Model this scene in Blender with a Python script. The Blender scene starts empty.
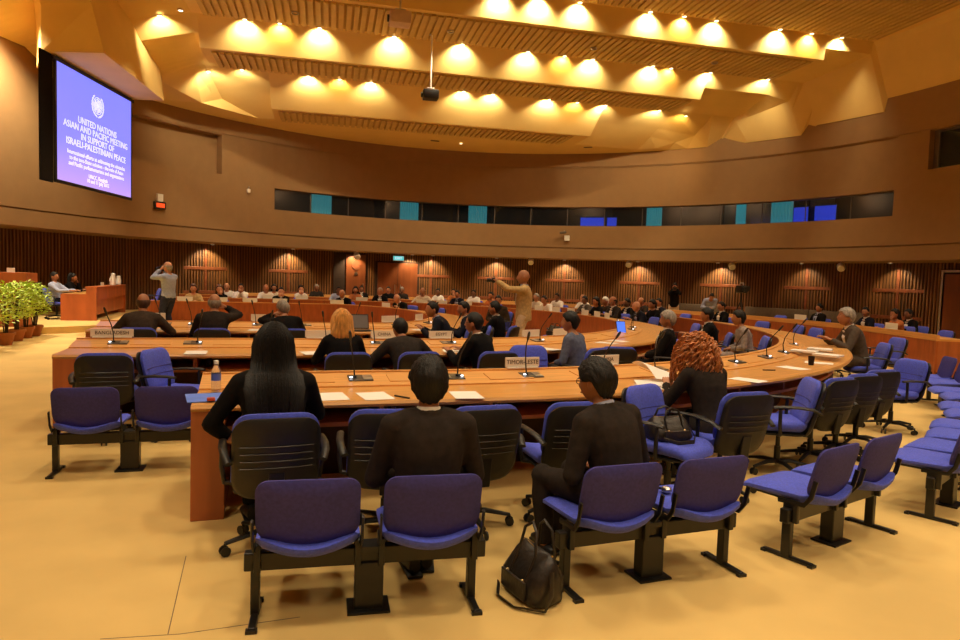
import bpy, bmesh, math, random
from mathutils import Vector, Matrix, Euler
random.seed(7)
PI = math.pi
C = bpy.context.scene.collection
sc = bpy.context.scene

# ------------------------------------------------------------------ camera
FPX, CAM_H = 660.0, 1.58
PITCH, ROLL = math.atan(40 / 660.0), 0.033
CAM_M = Matrix.Rotation(PI / 2 - PITCH, 3, 'X') @ Matrix.Rotation(ROLL, 3, 'Z')
cam_data = bpy.data.cameras.new('camera')
cam_data.sensor_width = 36.0
cam_data.lens = FPX / 960 * 36.0
cam_data.clip_end = 200
cam = bpy.data.objects.new('camera', cam_data)
cam.matrix_world = Matrix.Translation((0, 0, CAM_H)) @ CAM_M.to_4x4()
C.objects.link(cam)
sc.camera = cam

# ------------------------------------------------------------------ world, exposure
world = bpy.data.worlds.new('world'); sc.world = world
world.use_nodes = True
world.node_tree.nodes['Background'].inputs[0].default_value = (1.0, 0.72, 0.40, 1)
world.node_tree.nodes['Background'].inputs[1].default_value = 0.02
sc.view_settings.view_transform = 'Standard'
sc.view_settings.look = 'None'
sc.view_settings.exposure = -0.05
sc.view_settings.gamma = 1.0
sc.view_settings.use_curve_mapping = False
sc.cycles.max_bounces = 8
sc.cycles.diffuse_bounces = 5
sc.cycles.glossy_bounces = 3
sc.cycles.transmission_bounces = 6
sc.cycles.sample_clamp_indirect = 6.0
sc.cycles.caustics_reflective = False
sc.cycles.caustics_refractive = False
WARM = (1.0, 0.82, 0.55)
WARM2 = (1.0, 0.84, 0.56)

# ------------------------------------------------------------------ pixel -> place helpers
def ray(x, y):
    return CAM_M @ Vector(((x - 480) / FPX, (320 - y) / FPX, -1.0))
def atz(x, y, z):
    d = ray(x, y); t = (z - CAM_H) / d.z
    return Vector((d.x * t, d.y * t, z))
def pix(p):
    c = CAM_M.transposed() @ (Vector(p) - Vector((0, 0, CAM_H)))
    return 480 + FPX * c.x / -c.z, 320 - FPX * c.y / -c.z
# axis frame of the hall (u along the hall axis, v across)
AX = math.radians(18.5)
UX = Vector((math.cos(AX), math.sin(AX), 0)); VX = Vector((-math.sin(AX), math.cos(AX), 0))
def uv(u, v, z=0.0):
    p = UX * u + VX * v
    return Vector((p.x, p.y, z))
CU, CV = 1.6, 14.4            # centre of the horseshoe desks
# ceiling frame
AC = math.radians(13.0)
UC = Vector((math.cos(AC), math.sin(AC), 0)); VC = Vector((-math.sin(AC), math.cos(AC), 0))
def cuv(u, v, z=0.0):
    p = UC * u + VC * v
    return Vector((p.x, p.y, z))
WCX, WCY, WR, WOODR = 0.74, 15.4, 13.0, 14.8   # round wall
WCV = 14.84; WCU = 4.19
def wallpt(th, r, z):
    return Vector((WCX + r * math.cos(th), WCY + r * math.sin(th), z))
def at_wall(x, y, r=WR):
    d = ray(x, y); a = d.x * d.x + d.y * d.y; b = -2 * (d.x * WCX + d.y * WCY); k = WCX**2 + WCY**2 - r * r
    t = (-b + math.sqrt(b * b - 4 * a * k)) / (2 * a)
    p = d * t
    return math.atan2(p.y - WCY, p.x - WCX), p.z + CAM_H

# ------------------------------------------------------------------ mesh builder
class MB:
    def __init__(s): s.v = []; s.f = []; s.m = []; s.uv = {}
    def add(s, vs, fs, mi=0):
        o = len(s.v); s.v += [tuple(p) for p in vs]
        for f in fs: s.f.append(tuple(i + o for i in f)); s.m.append(mi)
        return o
    def box(s, c, d, rot=None, mi=0):
        hx, hy, hz = d[0] / 2, d[1] / 2, d[2] / 2
        vs = [Vector((x, y, z)) for x in (-hx, hx) for y in (-hy, hy) for z in (-hz, hz)]
        if rot is not None: vs = [rot @ p for p in vs]
        vs = [p + Vector(c) for p in vs]
        s.add(vs, [(0, 1, 3, 2), (4, 6, 7, 5), (0, 4, 5, 1), (2, 3, 7, 6), (0, 2, 6, 4), (1, 5, 7, 3)], mi)
        return s
    def bbox(s, c, d, b=0.01, rot=None, mi=0):
        """box with chamfered edges"""
        bm = bmesh.new(); bmesh.ops.create_cube(bm, size=1)
        for q in bm.verts: q.co = Vector((q.co.x * d[0], q.co.y * d[1], q.co.z * d[2]))
        bmesh.ops.bevel(bm, geom=bm.edges[:], offset=min(b, min(d) * .45), segments=2, affect='EDGES', profile=.5)
        bm.verts.index_update()
        vs = [q.co.copy() for q in bm.verts]
        if rot is not None: vs = [rot @ p for p in vs]
        s.add([p + Vector(c) for p in vs], [[q.index for q in f.verts] for f in bm.faces], mi); bm.free()
        return s
    def rings(s, rs, close=True, cap=True, mi=0):
        n = len(rs[0]); vs = [p for r in rs for p in r]; fs = []
        for i in range(len(rs) - 1):
            for j in range(n if close else n - 1):
                k = (j + 1) % n
                fs.append((i * n + j, i * n + k, (i + 1) * n + k, (i + 1) * n + j))
        if cap and close:
            fs.append(tuple(reversed(range(n)))); fs.append(tuple((len(rs) - 1) * n + j for j in range(n)))
        s.add(vs, fs, mi)
        return s
    def tube(s, pts, rad, n=8, mi=0, sx=1.0, up=None):
        pts = [Vector(p) for p in pts]
        if not hasattr(rad, '__len__'): rad = [rad] * len(pts)
        rs = []; prev = None
        for i, p in enumerate(pts):
            t = (pts[min(i + 1, len(pts) - 1)] - pts[max(i - 1, 0)]).normalized()
            if prev is None:
                a = Vector(up) if up is not None else (Vector((0, 0, 1)) if abs(t.z) < .9 else Vector((1, 0, 0)))
                b = t.cross(a).normalized()
            else:
                b = (prev - t * prev.dot(t)).normalized()
            prev = b; a = b.cross(t).normalized()
            r = rad[i]
            rx, ry = r if hasattr(r, '__len__') else (r * sx, r)
            rs.append([p + b * (math.cos(2 * PI * k / n) * rx) + a * (math.sin(2 * PI * k / n) * ry) for k in range(n)])
        return s.rings(rs, mi=mi)
    def lathe(s, prof, c=(0, 0, 0), n=16, mi=0, cap=True):
        rs = [[Vector((c[0] + r * math.cos(2 * PI * k / n), c[1] + r * math.sin(2 * PI * k / n), c[2] + z)) for k in range(n)] for r, z in prof]
        return s.rings(rs, cap=cap, mi=mi)
    def ball(s, c, r, n=10, m=7, mi=0, rot=None):
        if not hasattr(r, '__len__'): r = (r, r, r)
        rs = []
        for i in range(1, m):
            a = PI * i / m - PI / 2
            rs.append([Vector((r[0] * math.cos(a) * math.cos(2 * PI * k / n), r[1] * math.cos(a) * math.sin(2 * PI * k / n), r[2] * math.sin(a))) for k in range(n)])
        bot, top = Vector((0, 0, -r[2])), Vector((0, 0, r[2]))
        vs = [p for q in rs for p in q] + [bot, top]
        if rot is not None: vs = [rot @ p for p in vs]
        vs = [p + Vector(c) for p in vs]; fs = []
        for i in range(m - 2):
            for j in range(n):
                k = (j + 1) % n; fs.append((i * n + j, i * n + k, (i + 1) * n + k, (i + 1) * n + j))
        nb, nt = len(vs) - 2, len(vs) - 1; q = (m - 2) * n
        for j in range(n):
            k = (j + 1) % n; fs.append((nb, k, j)); fs.append((nt, q + j, q + k))
        s.add(vs, fs, mi)
        return s
    def prism(s, poly, z0, z1, mi=0):
        n = len(poly)
        vs = [(x, y, z0) for x, y in poly] + [(x, y, z1) for x, y in poly]
        fs = [tuple(reversed(range(n))), tuple(range(n, 2 * n))] + [(i, (i + 1) % n, n + (i + 1) % n, n + i) for i in range(n)]
        s.add(vs, fs, mi)
        return s
    def xf(s, M):
        s.v = [tuple(M @ Vector(p)) for p in s.v]; return s
    def mesh(s, name, mats, smooth=None):
        me = bpy.data.meshes.new(name)
        me.from_pydata(s.v, [], s.f)
        mats = mats if isinstance(mats, (list, tuple)) else [mats]
        for m in mats: me.materials.append(m)
        if len(mats) > 1: me.polygons.foreach_set('material_index', s.m)
        bm = bmesh.new(); bm.from_mesh(me); bmesh.ops.recalc_face_normals(bm, faces=bm.faces); bm.to_mesh(me); bm.free()
        if smooth is not None:
            me.polygons.foreach_set('use_smooth', [True] * len(me.polygons))
            me.set_sharp_from_angle(angle=math.radians(smooth))
        me.update()
        return me
    def build(s, name, mats, parent=None, smooth=None, loc=None, rz=0):
        return obj(name, s.mesh(name, mats, smooth), parent, loc, rz)
def obj(name, me, parent=None, loc=None, rz=0):
    o = bpy.data.objects.new(name, me); C.objects.link(o)
    if parent is not None: o.parent = parent
    if loc is not None: o.location = loc
    if rz: o.rotation_euler = (0, 0, rz)
    return o
def tag(o, label, cat, group=None):
    o['label'] = label; o['category'] = cat
    if group: o['group'] = group
    return o
def thing(name, label, cat, loc=(0, 0, 0), rz=0, group=None):
    return tag(obj(name, None, None, loc, rz), label, cat, group)
def struct(o):
    o['kind'] = 'structure'; return o
def dup(root, loc, rz, label=None, group=None):
    r = root.copy(); C.objects.link(r); r.location = loc; r.rotation_euler = (0, 0, rz)
    if label: r['label'] = label
    if group: r['group'] = group
    def kids(a, b):
        for ch in a.children:
            c = ch.copy(); C.objects.link(c); c.parent = b
            kids(ch, c)
    kids(root, r)
    return r

# ------------------------------------------------------------------ materials
MAT = {}
def mat(name, col, rough=.6, metal=0.0, var=.12, scale=8.0, bump=0.0, bscale=None, emit=None, espow=1.0, stretch=None, col2=None, coord='Object', spec=None, detail=4, trans=0.0, sheen=0.0):
    if name in MAT: return MAT[name]
    m = bpy.data.materials.new(name); m.use_nodes = True; MAT[name] = m
    if name.startswith('cloth_'): spec = .15
    nt = m.node_tree; N = nt.nodes; L = nt.links; b = N['Principled BSDF']
    b.inputs['Roughness'].default_value = rough; b.inputs['Metallic'].default_value = metal
    if spec is not None: b.inputs['Specular IOR Level'].default_value = spec
    if trans: b.inputs['Transmission Weight'].default_value = trans
    if sheen: b.inputs['Sheen Weight'].default_value = sheen
    tc = N.new('ShaderNodeTexCoord'); mp = N.new('ShaderNodeMapping'); L.new(tc.outputs[coord], mp.inputs[0])
    if stretch: mp.inputs['Scale'].default_value = stretch
    no = N.new('ShaderNodeTexNoise'); no.inputs['Scale'].default_value = scale; no.inputs['Detail'].default_value = detail
    L.new(mp.outputs[0], no.inputs[0])
    rp = N.new('ShaderNodeValToRGB'); L.new(no.outputs[0], rp.inputs[0])
    c2 = col2 or tuple(min(1, c * (1 + var)) for c in col)
    c1 = tuple(c * (1 - var) for c in col) if not col2 else col
    rp.color_ramp.elements[0].position = .32; rp.color_ramp.elements[1].position = .68
    rp.color_ramp.elements[0].color = (*c1, 1); rp.color_ramp.elements[1].color = (*c2, 1)
    L.new(rp.outputs[0], b.inputs['Base Color'])
    if bump:
        nb = N.new('ShaderNodeTexNoise'); nb.inputs['Scale'].default_value = bscale or scale * 6; nb.inputs['Detail'].default_value = 3
        L.new(mp.outputs[0], nb.inputs[0])
        bp = N.new('ShaderNodeBump'); bp.inputs['Strength'].default_value = bump; bp.inputs['Distance'].default_value = .01
        L.new(nb.outputs[0], bp.inputs['Height']); L.new(bp.outputs[0], b.inputs['Normal'])
    if emit is not None:
        b.inputs['Emission Color'].default_value = (*emit, 1); b.inputs['Emission Strength'].default_value = espow
    return m
def srgb(r, g, b):
    f = lambda c: (c / 255 / 12.92) if c / 255 <= .04045 else ((c / 255 + .055) / 1.055) ** 2.4
    return (f(r), f(g), f(b))
M_carpet = mat('carpet', (.69, .475, .165), .95, var=.10, scale=1.1, bump=.25, bscale=260, coord='Object')
M_wall = mat('beige_wall', (.285, .160, .060), .85, var=.04, scale=3, bump=.15, bscale=120)
M_walltrim = mat('beige_wall_reveal', (.20, .13, .075), .85, var=.04)
M_ceil = mat('ceiling_plaster', (.80, .565, .185), .8, var=.03, scale=1.5)
M_rib = mat('ceiling_rib', (.62, .43, .14), .7, var=.05, scale=3)
M_ribback = mat('ceiling_rib_gap', (.52, .35, .12), .9, var=.05)
M_wood = mat('wood_slat_wall', (.20, .085, .026), .5, var=.35, scale=6, stretch=(1, 1, .08), coord='Object')
M_woodrail = mat('wood_rail', (.22, .065, .025), .45, var=.25, scale=6)
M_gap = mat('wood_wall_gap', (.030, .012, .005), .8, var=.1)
M_door = mat('door_wood', (.21, .060, .020), .35, var=.2, scale=5, stretch=(1, 1, .12))
M_desktop = mat('desk_top_wood', (.64, .315, .085), .32, var=.20, scale=2.0, stretch=(1, 22, 1), coord='UV', bump=.02)
M_deskled = mat('desk_ledge_wood', (.68, .34, .10), .35, var=.18, scale=2.0, stretch=(1, 22, 1), coord='UV')
M_deskfront = mat('desk_front_wood', (.36, .085, .020), .4, var=.22, scale=2.0, stretch=(6, 1, 1), coord='UV')
M_deskend = mat('desk_end_wood', (.40, .115, .034), .4, var=.25, scale=7.0, stretch=(1, 1, .12))
M_shelf = mat('desk_shelf_wood', (.50, .19, .05), .5, var=.2, scale=4)
M_dark = mat('knee_shade_and_drink', (.05, .025, .012), .8, var=.2)  # dark tone for the shade under the desks, also the drink
M_blue = mat('blue_fabric', (.070, .10, .66), .85, var=.15, scale=60, bump=.25, bscale=500, sheen=.1)
M_blueshade_seam = mat('blue_fabric_shade_seam', (.042, .038, .235), .85, var=.15, scale=60, bump=.25, bscale=500)  # same fabric as the pads, darkened for shade on the bench backs; also seams
M_black = mat('black_plastic', (.011, .010, .0095), .45, var=.2, scale=20)
M_shell = mat('black_chair_shell', (.011, .010, .009), .5, var=.2, scale=30, bump=.1, bscale=400)
M_metal = mat('black_metal', (.012, .011, .010), .32, metal=.1, var=.15, scale=20)
M_steel = mat('steel', (.55, .52, .48), .3, metal=1.0, var=.05)
M_white = mat('white_card', (.80, .76, .68), .6, var=.03)
M_paper = mat('white_paper', (.86, .83, .78), .7, var=.02)
M_ink = mat('ink', (.03, .025, .02), .7, var=.05)
M_skin1 = mat('skin_light', (.56, .27, .15), .55, var=.06, scale=20)
M_skin2 = mat('skin_tan', (.40, .17, .08), .55, var=.06, scale=20)
M_skin3 = mat('skin_brown', (.20, .085, .042), .55, var=.06, scale=20)
M_hblack = mat('hair_black', (.008, .0065, .006), .55, spec=.3, var=.4, scale=40, stretch=(1, 1, .15), bump=.5, bscale=120)
M_hgrey = mat('hair_grey', (.30, .26, .22), .6, var=.35, scale=50, stretch=(1, 1, .3), bump=.5, bscale=120)
M_hbrown = mat('hair_brown', (.075, .030, .014), .5, var=.4, scale=40, stretch=(1, 1, .15), bump=.5, bscale=120)
M_hblond = mat('hair_blond', (.62, .30, .070), .45, var=.35, scale=40, stretch=(1, 1, .12), bump=.5, bscale=120)
M_hred = mat('hair_auburn', (.42, .135, .028), .45, var=.45, scale=30, bump=.4, bscale=120)
M_eye = mat('eye', (.02, .012, .01), .3, var=.05)
M_lip = mat('lip', (.30, .09, .06), .5, var=.05)
def cloth(name, col, var=.18): return mat('cloth_' + name, col, .9, var=var, scale=25, bump=.25, bscale=350)
M_navy = cloth('navy', (.010, .011, .022))
M_charc = cloth('charcoal', (.027, .020, .0165))
M_blackc = cloth('black', (.006, .005, .005))
M_brownsuit = cloth('brown_grey', (.055, .038, .027))
M_greysuit = cloth('grey', (.085, .065, .050))
M_tan = cloth('tan', (.52, .36, .16))
M_khaki = cloth('khaki', (.66, .52, .36))
M_cream = cloth('cream', (.62, .52, .38))
M_shirtw = cloth('white', (.78, .74, .68), .05)
M_shirtb = cloth('light_blue', (.36, .40, .55), .08)
M_shirtgb = cloth('grey_blue', (.11, .125, .19), .2)
M_denim = cloth('dark_denim', (.03, .035, .075))
M_orange = cloth('orange', (.50, .16, .05))
# ================================================================== the room
mb = MB(); mb.add([(-16, -7, 0), (18, -7, 0), (18, 31, 0), (-16, 31, 0)], [(0, 1, 2, 3)])
floor = struct(mb.build('floor', M_carpet))
# carpet joints: thin dark lines where the broadloom strips meet
for i, pl in enumerate(([(186, 556), (168, 634)], [(100, 639), (180, 634), (300, 617)])):
    mb = MB(); mb.tube([atz(x, y, .0005) for x, y in pl], [(.0022, .0010)] * len(pl), 6)
    struct(mb.build('trim_%d' % (30 + i), M_walltrim))
# ---- wall path: straight, half circle, straight (right to left)
def wall_path(r, cuts=()):
    ths = sorted(set([PI * i / 90 for i in range(91)] + list(cuts)))
    pts = [(WCX + r, -6.0, None)]
    pts += [(WCX + r * math.cos(t), WCY + r * math.sin(t), t) for t in ths]
    pts += [(WCX - r, -6.0, None)]
    return pts
TH = lambda x, y=200, r=WR: at_wall(x, y, r)[0]
ZW0, ZW1 = 3.98, 4.78
ths_strip = (TH(893, 206), TH(274.5, 200))
ths_win = (-0.02, TH(929, 150))
ths_niche = (TH(222, 150), TH(100, 130))
ths_panel = (TH(893, 206), TH(273, 160))
cuts = [*ths_strip, ths_win[1], *ths_niche]
zs = [2.60, 3.03, 3.07, ZW0, ZW1, 5.02, 5.25, 5.55, 6.40, 6.44, 7.02, 10.5]
path = wall_path(WR, cuts)
def celld(i, j):
    a, b = path[i][2], path[i + 1][2]
    z = (zs[j] + zs[j + 1]) / 2
    if 3.03 < z < 3.07: return .06
    if a is None or b is None: return 0.0
    t = (a + b) / 2
    if ths_strip[0] < t < ths_strip[1] and ZW0 < z < ZW1: return None
    if ths_win[0] < t < ths_win[1] and 5.25 < z < 6.40: return None
    if ths_niche[0] < t < ths_niche[1] and 5.02 < z < 6.40: return .34
    if 6.40 < z < 6.44 and t < ths_niche[1]: return .03
    if ths_panel[0] < t < ths_panel[1] and z > 4.78 and z < 6.4: return .06
    if z > 6.44 or z < 3.03: return -.0
    return 0.0
mb = MB()
def wpt(i, z, d):
    x, y, t = path[i]
    if t is None:
        return (x + (d if x > 0 else -d), y, z)
    return (x + d * math.cos(t), y + d * math.sin(t), z)
nI, nJ = len(path) - 1, len(zs) - 1
D = [[celld(i, j) for j in range(nJ)] for i in range(nI)]
REV = .30
for i in range(nI):
    for j in range(nJ):
        d = D[i][j]
        if d is not None:
            mb.add([wpt(i, zs[j], d), wpt(i + 1, zs[j], d), wpt(i + 1, zs[j + 1], d), wpt(i, zs[j + 1], d)], [(0, 1, 2, 3)])
        if j + 1 < nJ and D[i][j + 1] != d:
            a = REV if d is None else d; b = REV if D[i][j + 1] is None else D[i][j + 1]
            mb.add([wpt(i, zs[j + 1], a), wpt(i + 1, zs[j + 1], a), wpt(i + 1, zs[j + 1], b), wpt(i, zs[j + 1], b)], [(0, 1, 2, 3)])
        if i + 1 < nI and D[i + 1][j] != d:
            a = REV if d is None else d; b = REV if D[i + 1][j] is None else D[i + 1][j]
            mb.add([wpt(i + 1, zs[j], a), wpt(i + 1, zs[j + 1], a), wpt(i + 1, zs[j + 1], b), wpt(i + 1, zs[j], b)], [(0, 1, 2, 3)])
# soffit above the wood wall
p1, p2 = wall_path(WR), wall_path(WOODR + .05)
for i in range(len(p1) - 1):
    mb.add([(p1[i][0], p1[i][1], 2.6), (p1[i + 1][0], p1[i + 1][1], 2.6), (p2[i + 1][0], p2[i + 1][1], 2.6), (p2[i][0], p2[i][1], 2.6)], [(0, 1, 2, 3)])
wall_up = struct(mb.build('wall_far', M_wall))
mb = MB(); mb.add([(-16, -6, 0), (18, -6, 0), (18, -6, 10.5), (-16, -6, 10.5)], [(0, 1, 2, 3)])
struct(mb.build('wall_back', M_wall))

# ---- booth windows behind the strip opening
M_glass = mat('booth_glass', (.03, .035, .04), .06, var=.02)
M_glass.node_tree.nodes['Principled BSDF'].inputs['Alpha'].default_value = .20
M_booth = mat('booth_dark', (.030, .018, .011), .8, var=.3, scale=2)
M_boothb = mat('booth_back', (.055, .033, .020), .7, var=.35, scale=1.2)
M_frame = mat('window_frame', (.10, .07, .045), .5, var=.1)
M_curtain = mat('cyan_curtain_glow', (.14, .50, .56), .8, var=.12, scale=5, stretch=(12, 12, .3), emit=(.10, .55, .62), espow=.28)  # emission stands in for the light falling on the drapes inside the booths
M_screen = mat('booth_monitor_blue', (.03, .05, .5), .4, var=.1, emit=(.03, .07, .85), espow=.75)
M_lampon = mat('lamp_lens', (1, .9, .7), .4, var=.01, emit=(1.0, .80, .48), espow=7.0)
M_blampon = mat('booth_lamp_lens', (1, .9, .7), .4, var=.01, emit=(1.0, .80, .55), espow=3.0)
def arc_slab(mbx, t0, t1, r0, r1, z0, z1, n=40):
    rs = []
    for k in range(n + 1):
        t = t0 + (t1 - t0) * k / n
        rs.append([wallpt(t, r0, z0), wallpt(t, r1, z0), wallpt(t, r1, z1), wallpt(t, r0, z1)])
    mbx.rings(rs)
win = struct(obj('window_1', None)); win['label'] = 'long strip of interpreter booth windows high in the curved wall'
t0, t1 = ths_strip
for nm, a, b, c, d in (('window_sill', WR + .22, WR + .30, ZW0 - .0, ZW0 + .03), ('window_head', WR + .22, WR + .30, ZW1 - .03, ZW1)):
    mb = MB(); arc_slab(mb, t0, t1, a, b, c, d); mb.build(nm, M_frame, win)
npane = 16
for k in range(npane):
    a = t0 + (t1 - t0) * k / npane; b = t0 + (t1 - t0) * (k + 1) / npane
    mb = MB(); arc_slab(mb, a + .0012, b - .0012, WR + .25, WR + .26, ZW0 + .03, ZW1 - .03, 4); mb.build('pane', M_glass, win)
for k in range(1, npane):
    a = t0 + (t1 - t0) * k / npane
    mb = MB(); arc_slab(mb, a - .0012, a + .0012, WR + .245, WR + .27, ZW0 + .03, ZW1 - .03, 1); mb.build('mullion', M_frame, win)
booth = struct(obj('trim_1', None)); booth['label'] = 'dark interpreter booths behind the strip windows'
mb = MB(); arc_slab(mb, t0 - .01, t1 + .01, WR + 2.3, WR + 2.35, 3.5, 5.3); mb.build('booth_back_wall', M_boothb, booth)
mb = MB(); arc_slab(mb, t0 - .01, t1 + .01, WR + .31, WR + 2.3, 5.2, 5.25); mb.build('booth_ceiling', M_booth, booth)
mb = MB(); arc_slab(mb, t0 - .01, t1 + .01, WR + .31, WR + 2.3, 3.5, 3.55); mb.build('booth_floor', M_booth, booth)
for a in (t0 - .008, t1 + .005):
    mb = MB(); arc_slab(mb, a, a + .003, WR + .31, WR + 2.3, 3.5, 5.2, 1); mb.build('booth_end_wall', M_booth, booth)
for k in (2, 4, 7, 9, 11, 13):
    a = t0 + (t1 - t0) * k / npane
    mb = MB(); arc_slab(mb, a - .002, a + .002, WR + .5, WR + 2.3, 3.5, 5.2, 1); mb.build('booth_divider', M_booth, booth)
# curtains (cyan) seen through the glass
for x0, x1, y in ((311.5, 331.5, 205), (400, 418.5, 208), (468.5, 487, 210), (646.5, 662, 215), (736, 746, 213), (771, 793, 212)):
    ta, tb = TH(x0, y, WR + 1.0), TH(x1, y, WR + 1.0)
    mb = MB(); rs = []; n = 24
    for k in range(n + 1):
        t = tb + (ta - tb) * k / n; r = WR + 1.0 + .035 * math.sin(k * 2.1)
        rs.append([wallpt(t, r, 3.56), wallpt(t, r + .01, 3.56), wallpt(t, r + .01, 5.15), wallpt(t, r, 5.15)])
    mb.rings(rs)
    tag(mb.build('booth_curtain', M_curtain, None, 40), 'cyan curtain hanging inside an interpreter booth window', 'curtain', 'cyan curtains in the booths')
def wall_board(name, x0, x1, z0, z1, r, m, th=.04, y=210):
    ta, tb = TH(x0, y, r), TH(x1, y, r)
    a, b = wallpt(ta, r, 0), wallpt(tb, r, 0)
    d = (b - a); L = d.length; d.normalize(); n = Vector((d.y, -d.x, 0))
    if n.dot(Vector((WCX, WCY, 0)) - a) < 0: n = -n
    return a, d, n, L
def board(name, x0, x1, z0, z1, r, m, th=.04, y=210, parent=None):
    a, d, n, L = wall_board(name, x0, x1, z0, z1, r, m, th, y)
    mb = MB(); mb.box((L / 2, 0, (z1 - z0) / 2), (L, th, z1 - z0))
    o = mb.build(name, m, parent); o.matrix_world = Matrix.Translation((a.x, a.y, z0)) @ Matrix(((d.x, -n.x, 0), (d.y, -n.y, 0), (0, 0, 1))).to_4x4()
    return o
for i, (x0, x1, z0, z1) in enumerate(((581, 617, 3.75, 4.45), (794, 836, 3.75, 4.62))):
    t = thing('booth_monitor', ['wide blue lit monitor in a middle interpreter booth', 'large blue lit monitor in the interpreter booth near the round wall end'][i], 'monitor')
    s = board('screen', x0, x1, z0 + .03, z1 - .03, WR + .88, M_screen, .02)
    c = board('casing', x0 - .5, x1 + .5, z0, z1, WR + .92, M_black, .05)
    s.parent = t; c.parent = t
# small booth ceiling lamps
for i, x in enumerate((283, 337, 358, 387, 452, 520, 590, 612, 636, 676, 700, 722, 745, 862)):
    th = TH(x, 205, WR + 1.6)
    lp = thing('booth_lamp', 'small round lamp on the interpreter booth ceiling', 'lamp', tuple(wallpt(th, WR + 1.7, 5.19)), 0, 'lamps in the interpreter booths')
    MB().lathe([(.07, 0), (.07, -.09), (.055, -.10)], n=12).build('housing', M_steel, lp, 40)
    MB().lathe([(.055, -.101), (.02, -.112)], n=12).build('lens', M_blampon, lp, 40)
    if i % 3 == 0 or x > 640:
        ld = bpy.data.lights.new('booth_light', 'POINT'); ld.energy = 22; ld.color = (1, .75, .45); ld.shadow_soft_size = .06
        o = obj('booth_light', ld, lp, (0, 0, -.25))
# small booth window at the right
win2 = struct(obj('window_2', None))
ta, tb = ths_win
mb = MB(); arc_slab(mb, ta, tb, WR + .22, WR + .27, 5.25, 5.31); arc_slab(mb, ta, tb, WR + .22, WR + .27, 6.34, 6.40)
arc_slab(mb, tb - .012, tb, WR + .2, WR + .27, 5.25, 6.4, 1); mb.build('window_frame', M_frame, win2)
mb = MB(); arc_slab(mb, ta, tb - .012, WR + .24, WR + .25, 5.3, 6.35, 8); mb.build('pane', M_glass, win2)
mb = MB(); arc_slab(mb, ta, tb + .01, WR + 1.8, WR + 1.85, 5.1, 6.6, 8); arc_slab(mb, ta, tb + .01, WR + .3, WR + 1.8, 6.5, 6.55, 8); arc_slab(mb, ta, tb + .01, WR + .3, WR + 1.8, 5.1, 5.15, 8)
arc_slab(mb, tb + .008, tb + .011, WR + .3, WR + 1.8, 5.1, 6.5, 1); mb.build('booth_back_wall', M_boothb, win2)

# ---- lower wood wall with vertical slats
mb = MB(); pth = []
def wadd(x, y, nx, ny, L, d): pth.append((x - nx * d, y - ny * d))
pitch = .11
# right straight, arc, left straight  (slat 72 mm wide, 30 mm proud of the gap)
segs = []
n1 = int(21.4 / .33)
arcN = int(PI * WOODR / pitch)
tops = []
for k in range(arcN):
    for fr, d in ((.0, 0), (.08, .035), (.55, .035), (.63, 0)):
        t = PI * (k + fr) / arcN
        tops.append(wallpt(t, WOODR - d, 0))
pts = [Vector((WCX + WOODR, -6, 0))] + tops + [Vector((WCX - WOODR, 15.4, 0)), Vector((WCX - WOODR, -6, 0))]
vs = []; fs = []; ms = []
for p in pts: vs += [(p.x, p.y, 0), (p.x, p.y, 2.62)]
for i in range(len(pts) - 1):
    mb.add([vs[2 * i], vs[2 * i + 2], vs[2 * i + 3], vs[2 * i + 1]], [(0, 1, 2, 3)], 1 if (i - 1) % 4 == 3 and 0 < i < len(tops) else 0)
wall_lo = struct(mb.build('wall_lower', [M_wood, M_gap]))
mb = MB(); arc_slab(mb, 0, PI, WOODR - .06, WOODR, 0, .12, 90); struct(mb.build('baseboard_far', M_gap))
# stile and rail of each lit bay
BAYS = [205, 288, 431, 496, 565, 640, 722, 808, 900]
def panel_at(th, r, w, z0, z1, dth, name, m, parent=None):
    mb = MB(); mb.bbox((0, 0, 0), (w, dth, z1 - z0), .008)
    c = wallpt(th, r, (z0 + z1) / 2)
    return mb.build(name, m, parent, None, tuple(c), th - PI / 2)
for k, x in enumerate(BAYS):
    th = TH(x, 270, WOODR)
    tr = struct(obj('trim_%d' % (k + 2), None))
    panel_at(th, WOODR - .045, .10, .12, 2.58, .05, 'stile', M_woodrail, tr)
    panel_at(th, WOODR - .040, 1.7, 1.62, 1.74, .05, 'rail', M_woodrail, tr)
    panel_at(th, WOODR - .040, 1.7, .72, .84, .05, 'rail', M_woodrail, tr)
# ---- doors
def door(n, x0, x1, z1, leaves, lit=True):
    t0, t1 = TH(x1, 280, WOODR), TH(x0, 280, WOODR)
    tm = (t0 + t1) / 2; w = (t1 - t0) * WOODR
    d = struct(obj('door_%d' % n, None, None, tuple(wallpt(tm, WOODR - .06, 0)), tm - PI / 2))
    MB().box((0, .02, z1 / 2), (w + .2, .06, z1 + .1)).build('door_frame', M_gap, d)
    for k in range(leaves):
        lw = w / leaves; cx = -w / 2 + lw * (k + .5)
        MB().bbox((cx, -.04, z1 / 2), (lw - .02, .05, z1 - .02), .006).build('door_leaf', M_door, d)
        h = MB(); h.tube([(cx + (lw * .36 if k == 0 else -lw * .36), -.10, .85), (cx + (lw * .36 if k == 0 else -lw * .36), -.10, 1.25)], .015, 8)
        h.box((cx + (lw * .36 if k == 0 else -lw * .36), -.08, .88), (.02, .05, .02)); h.box((cx + (lw * .36 if k == 0 else -lw * .36), -.08, 1.22), (.02, .05, .02))
        h.build('door_handle', M_steel, d)
    return d, w
d1, w1 = door(1, 345, 365, 2.5, 1)
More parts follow.
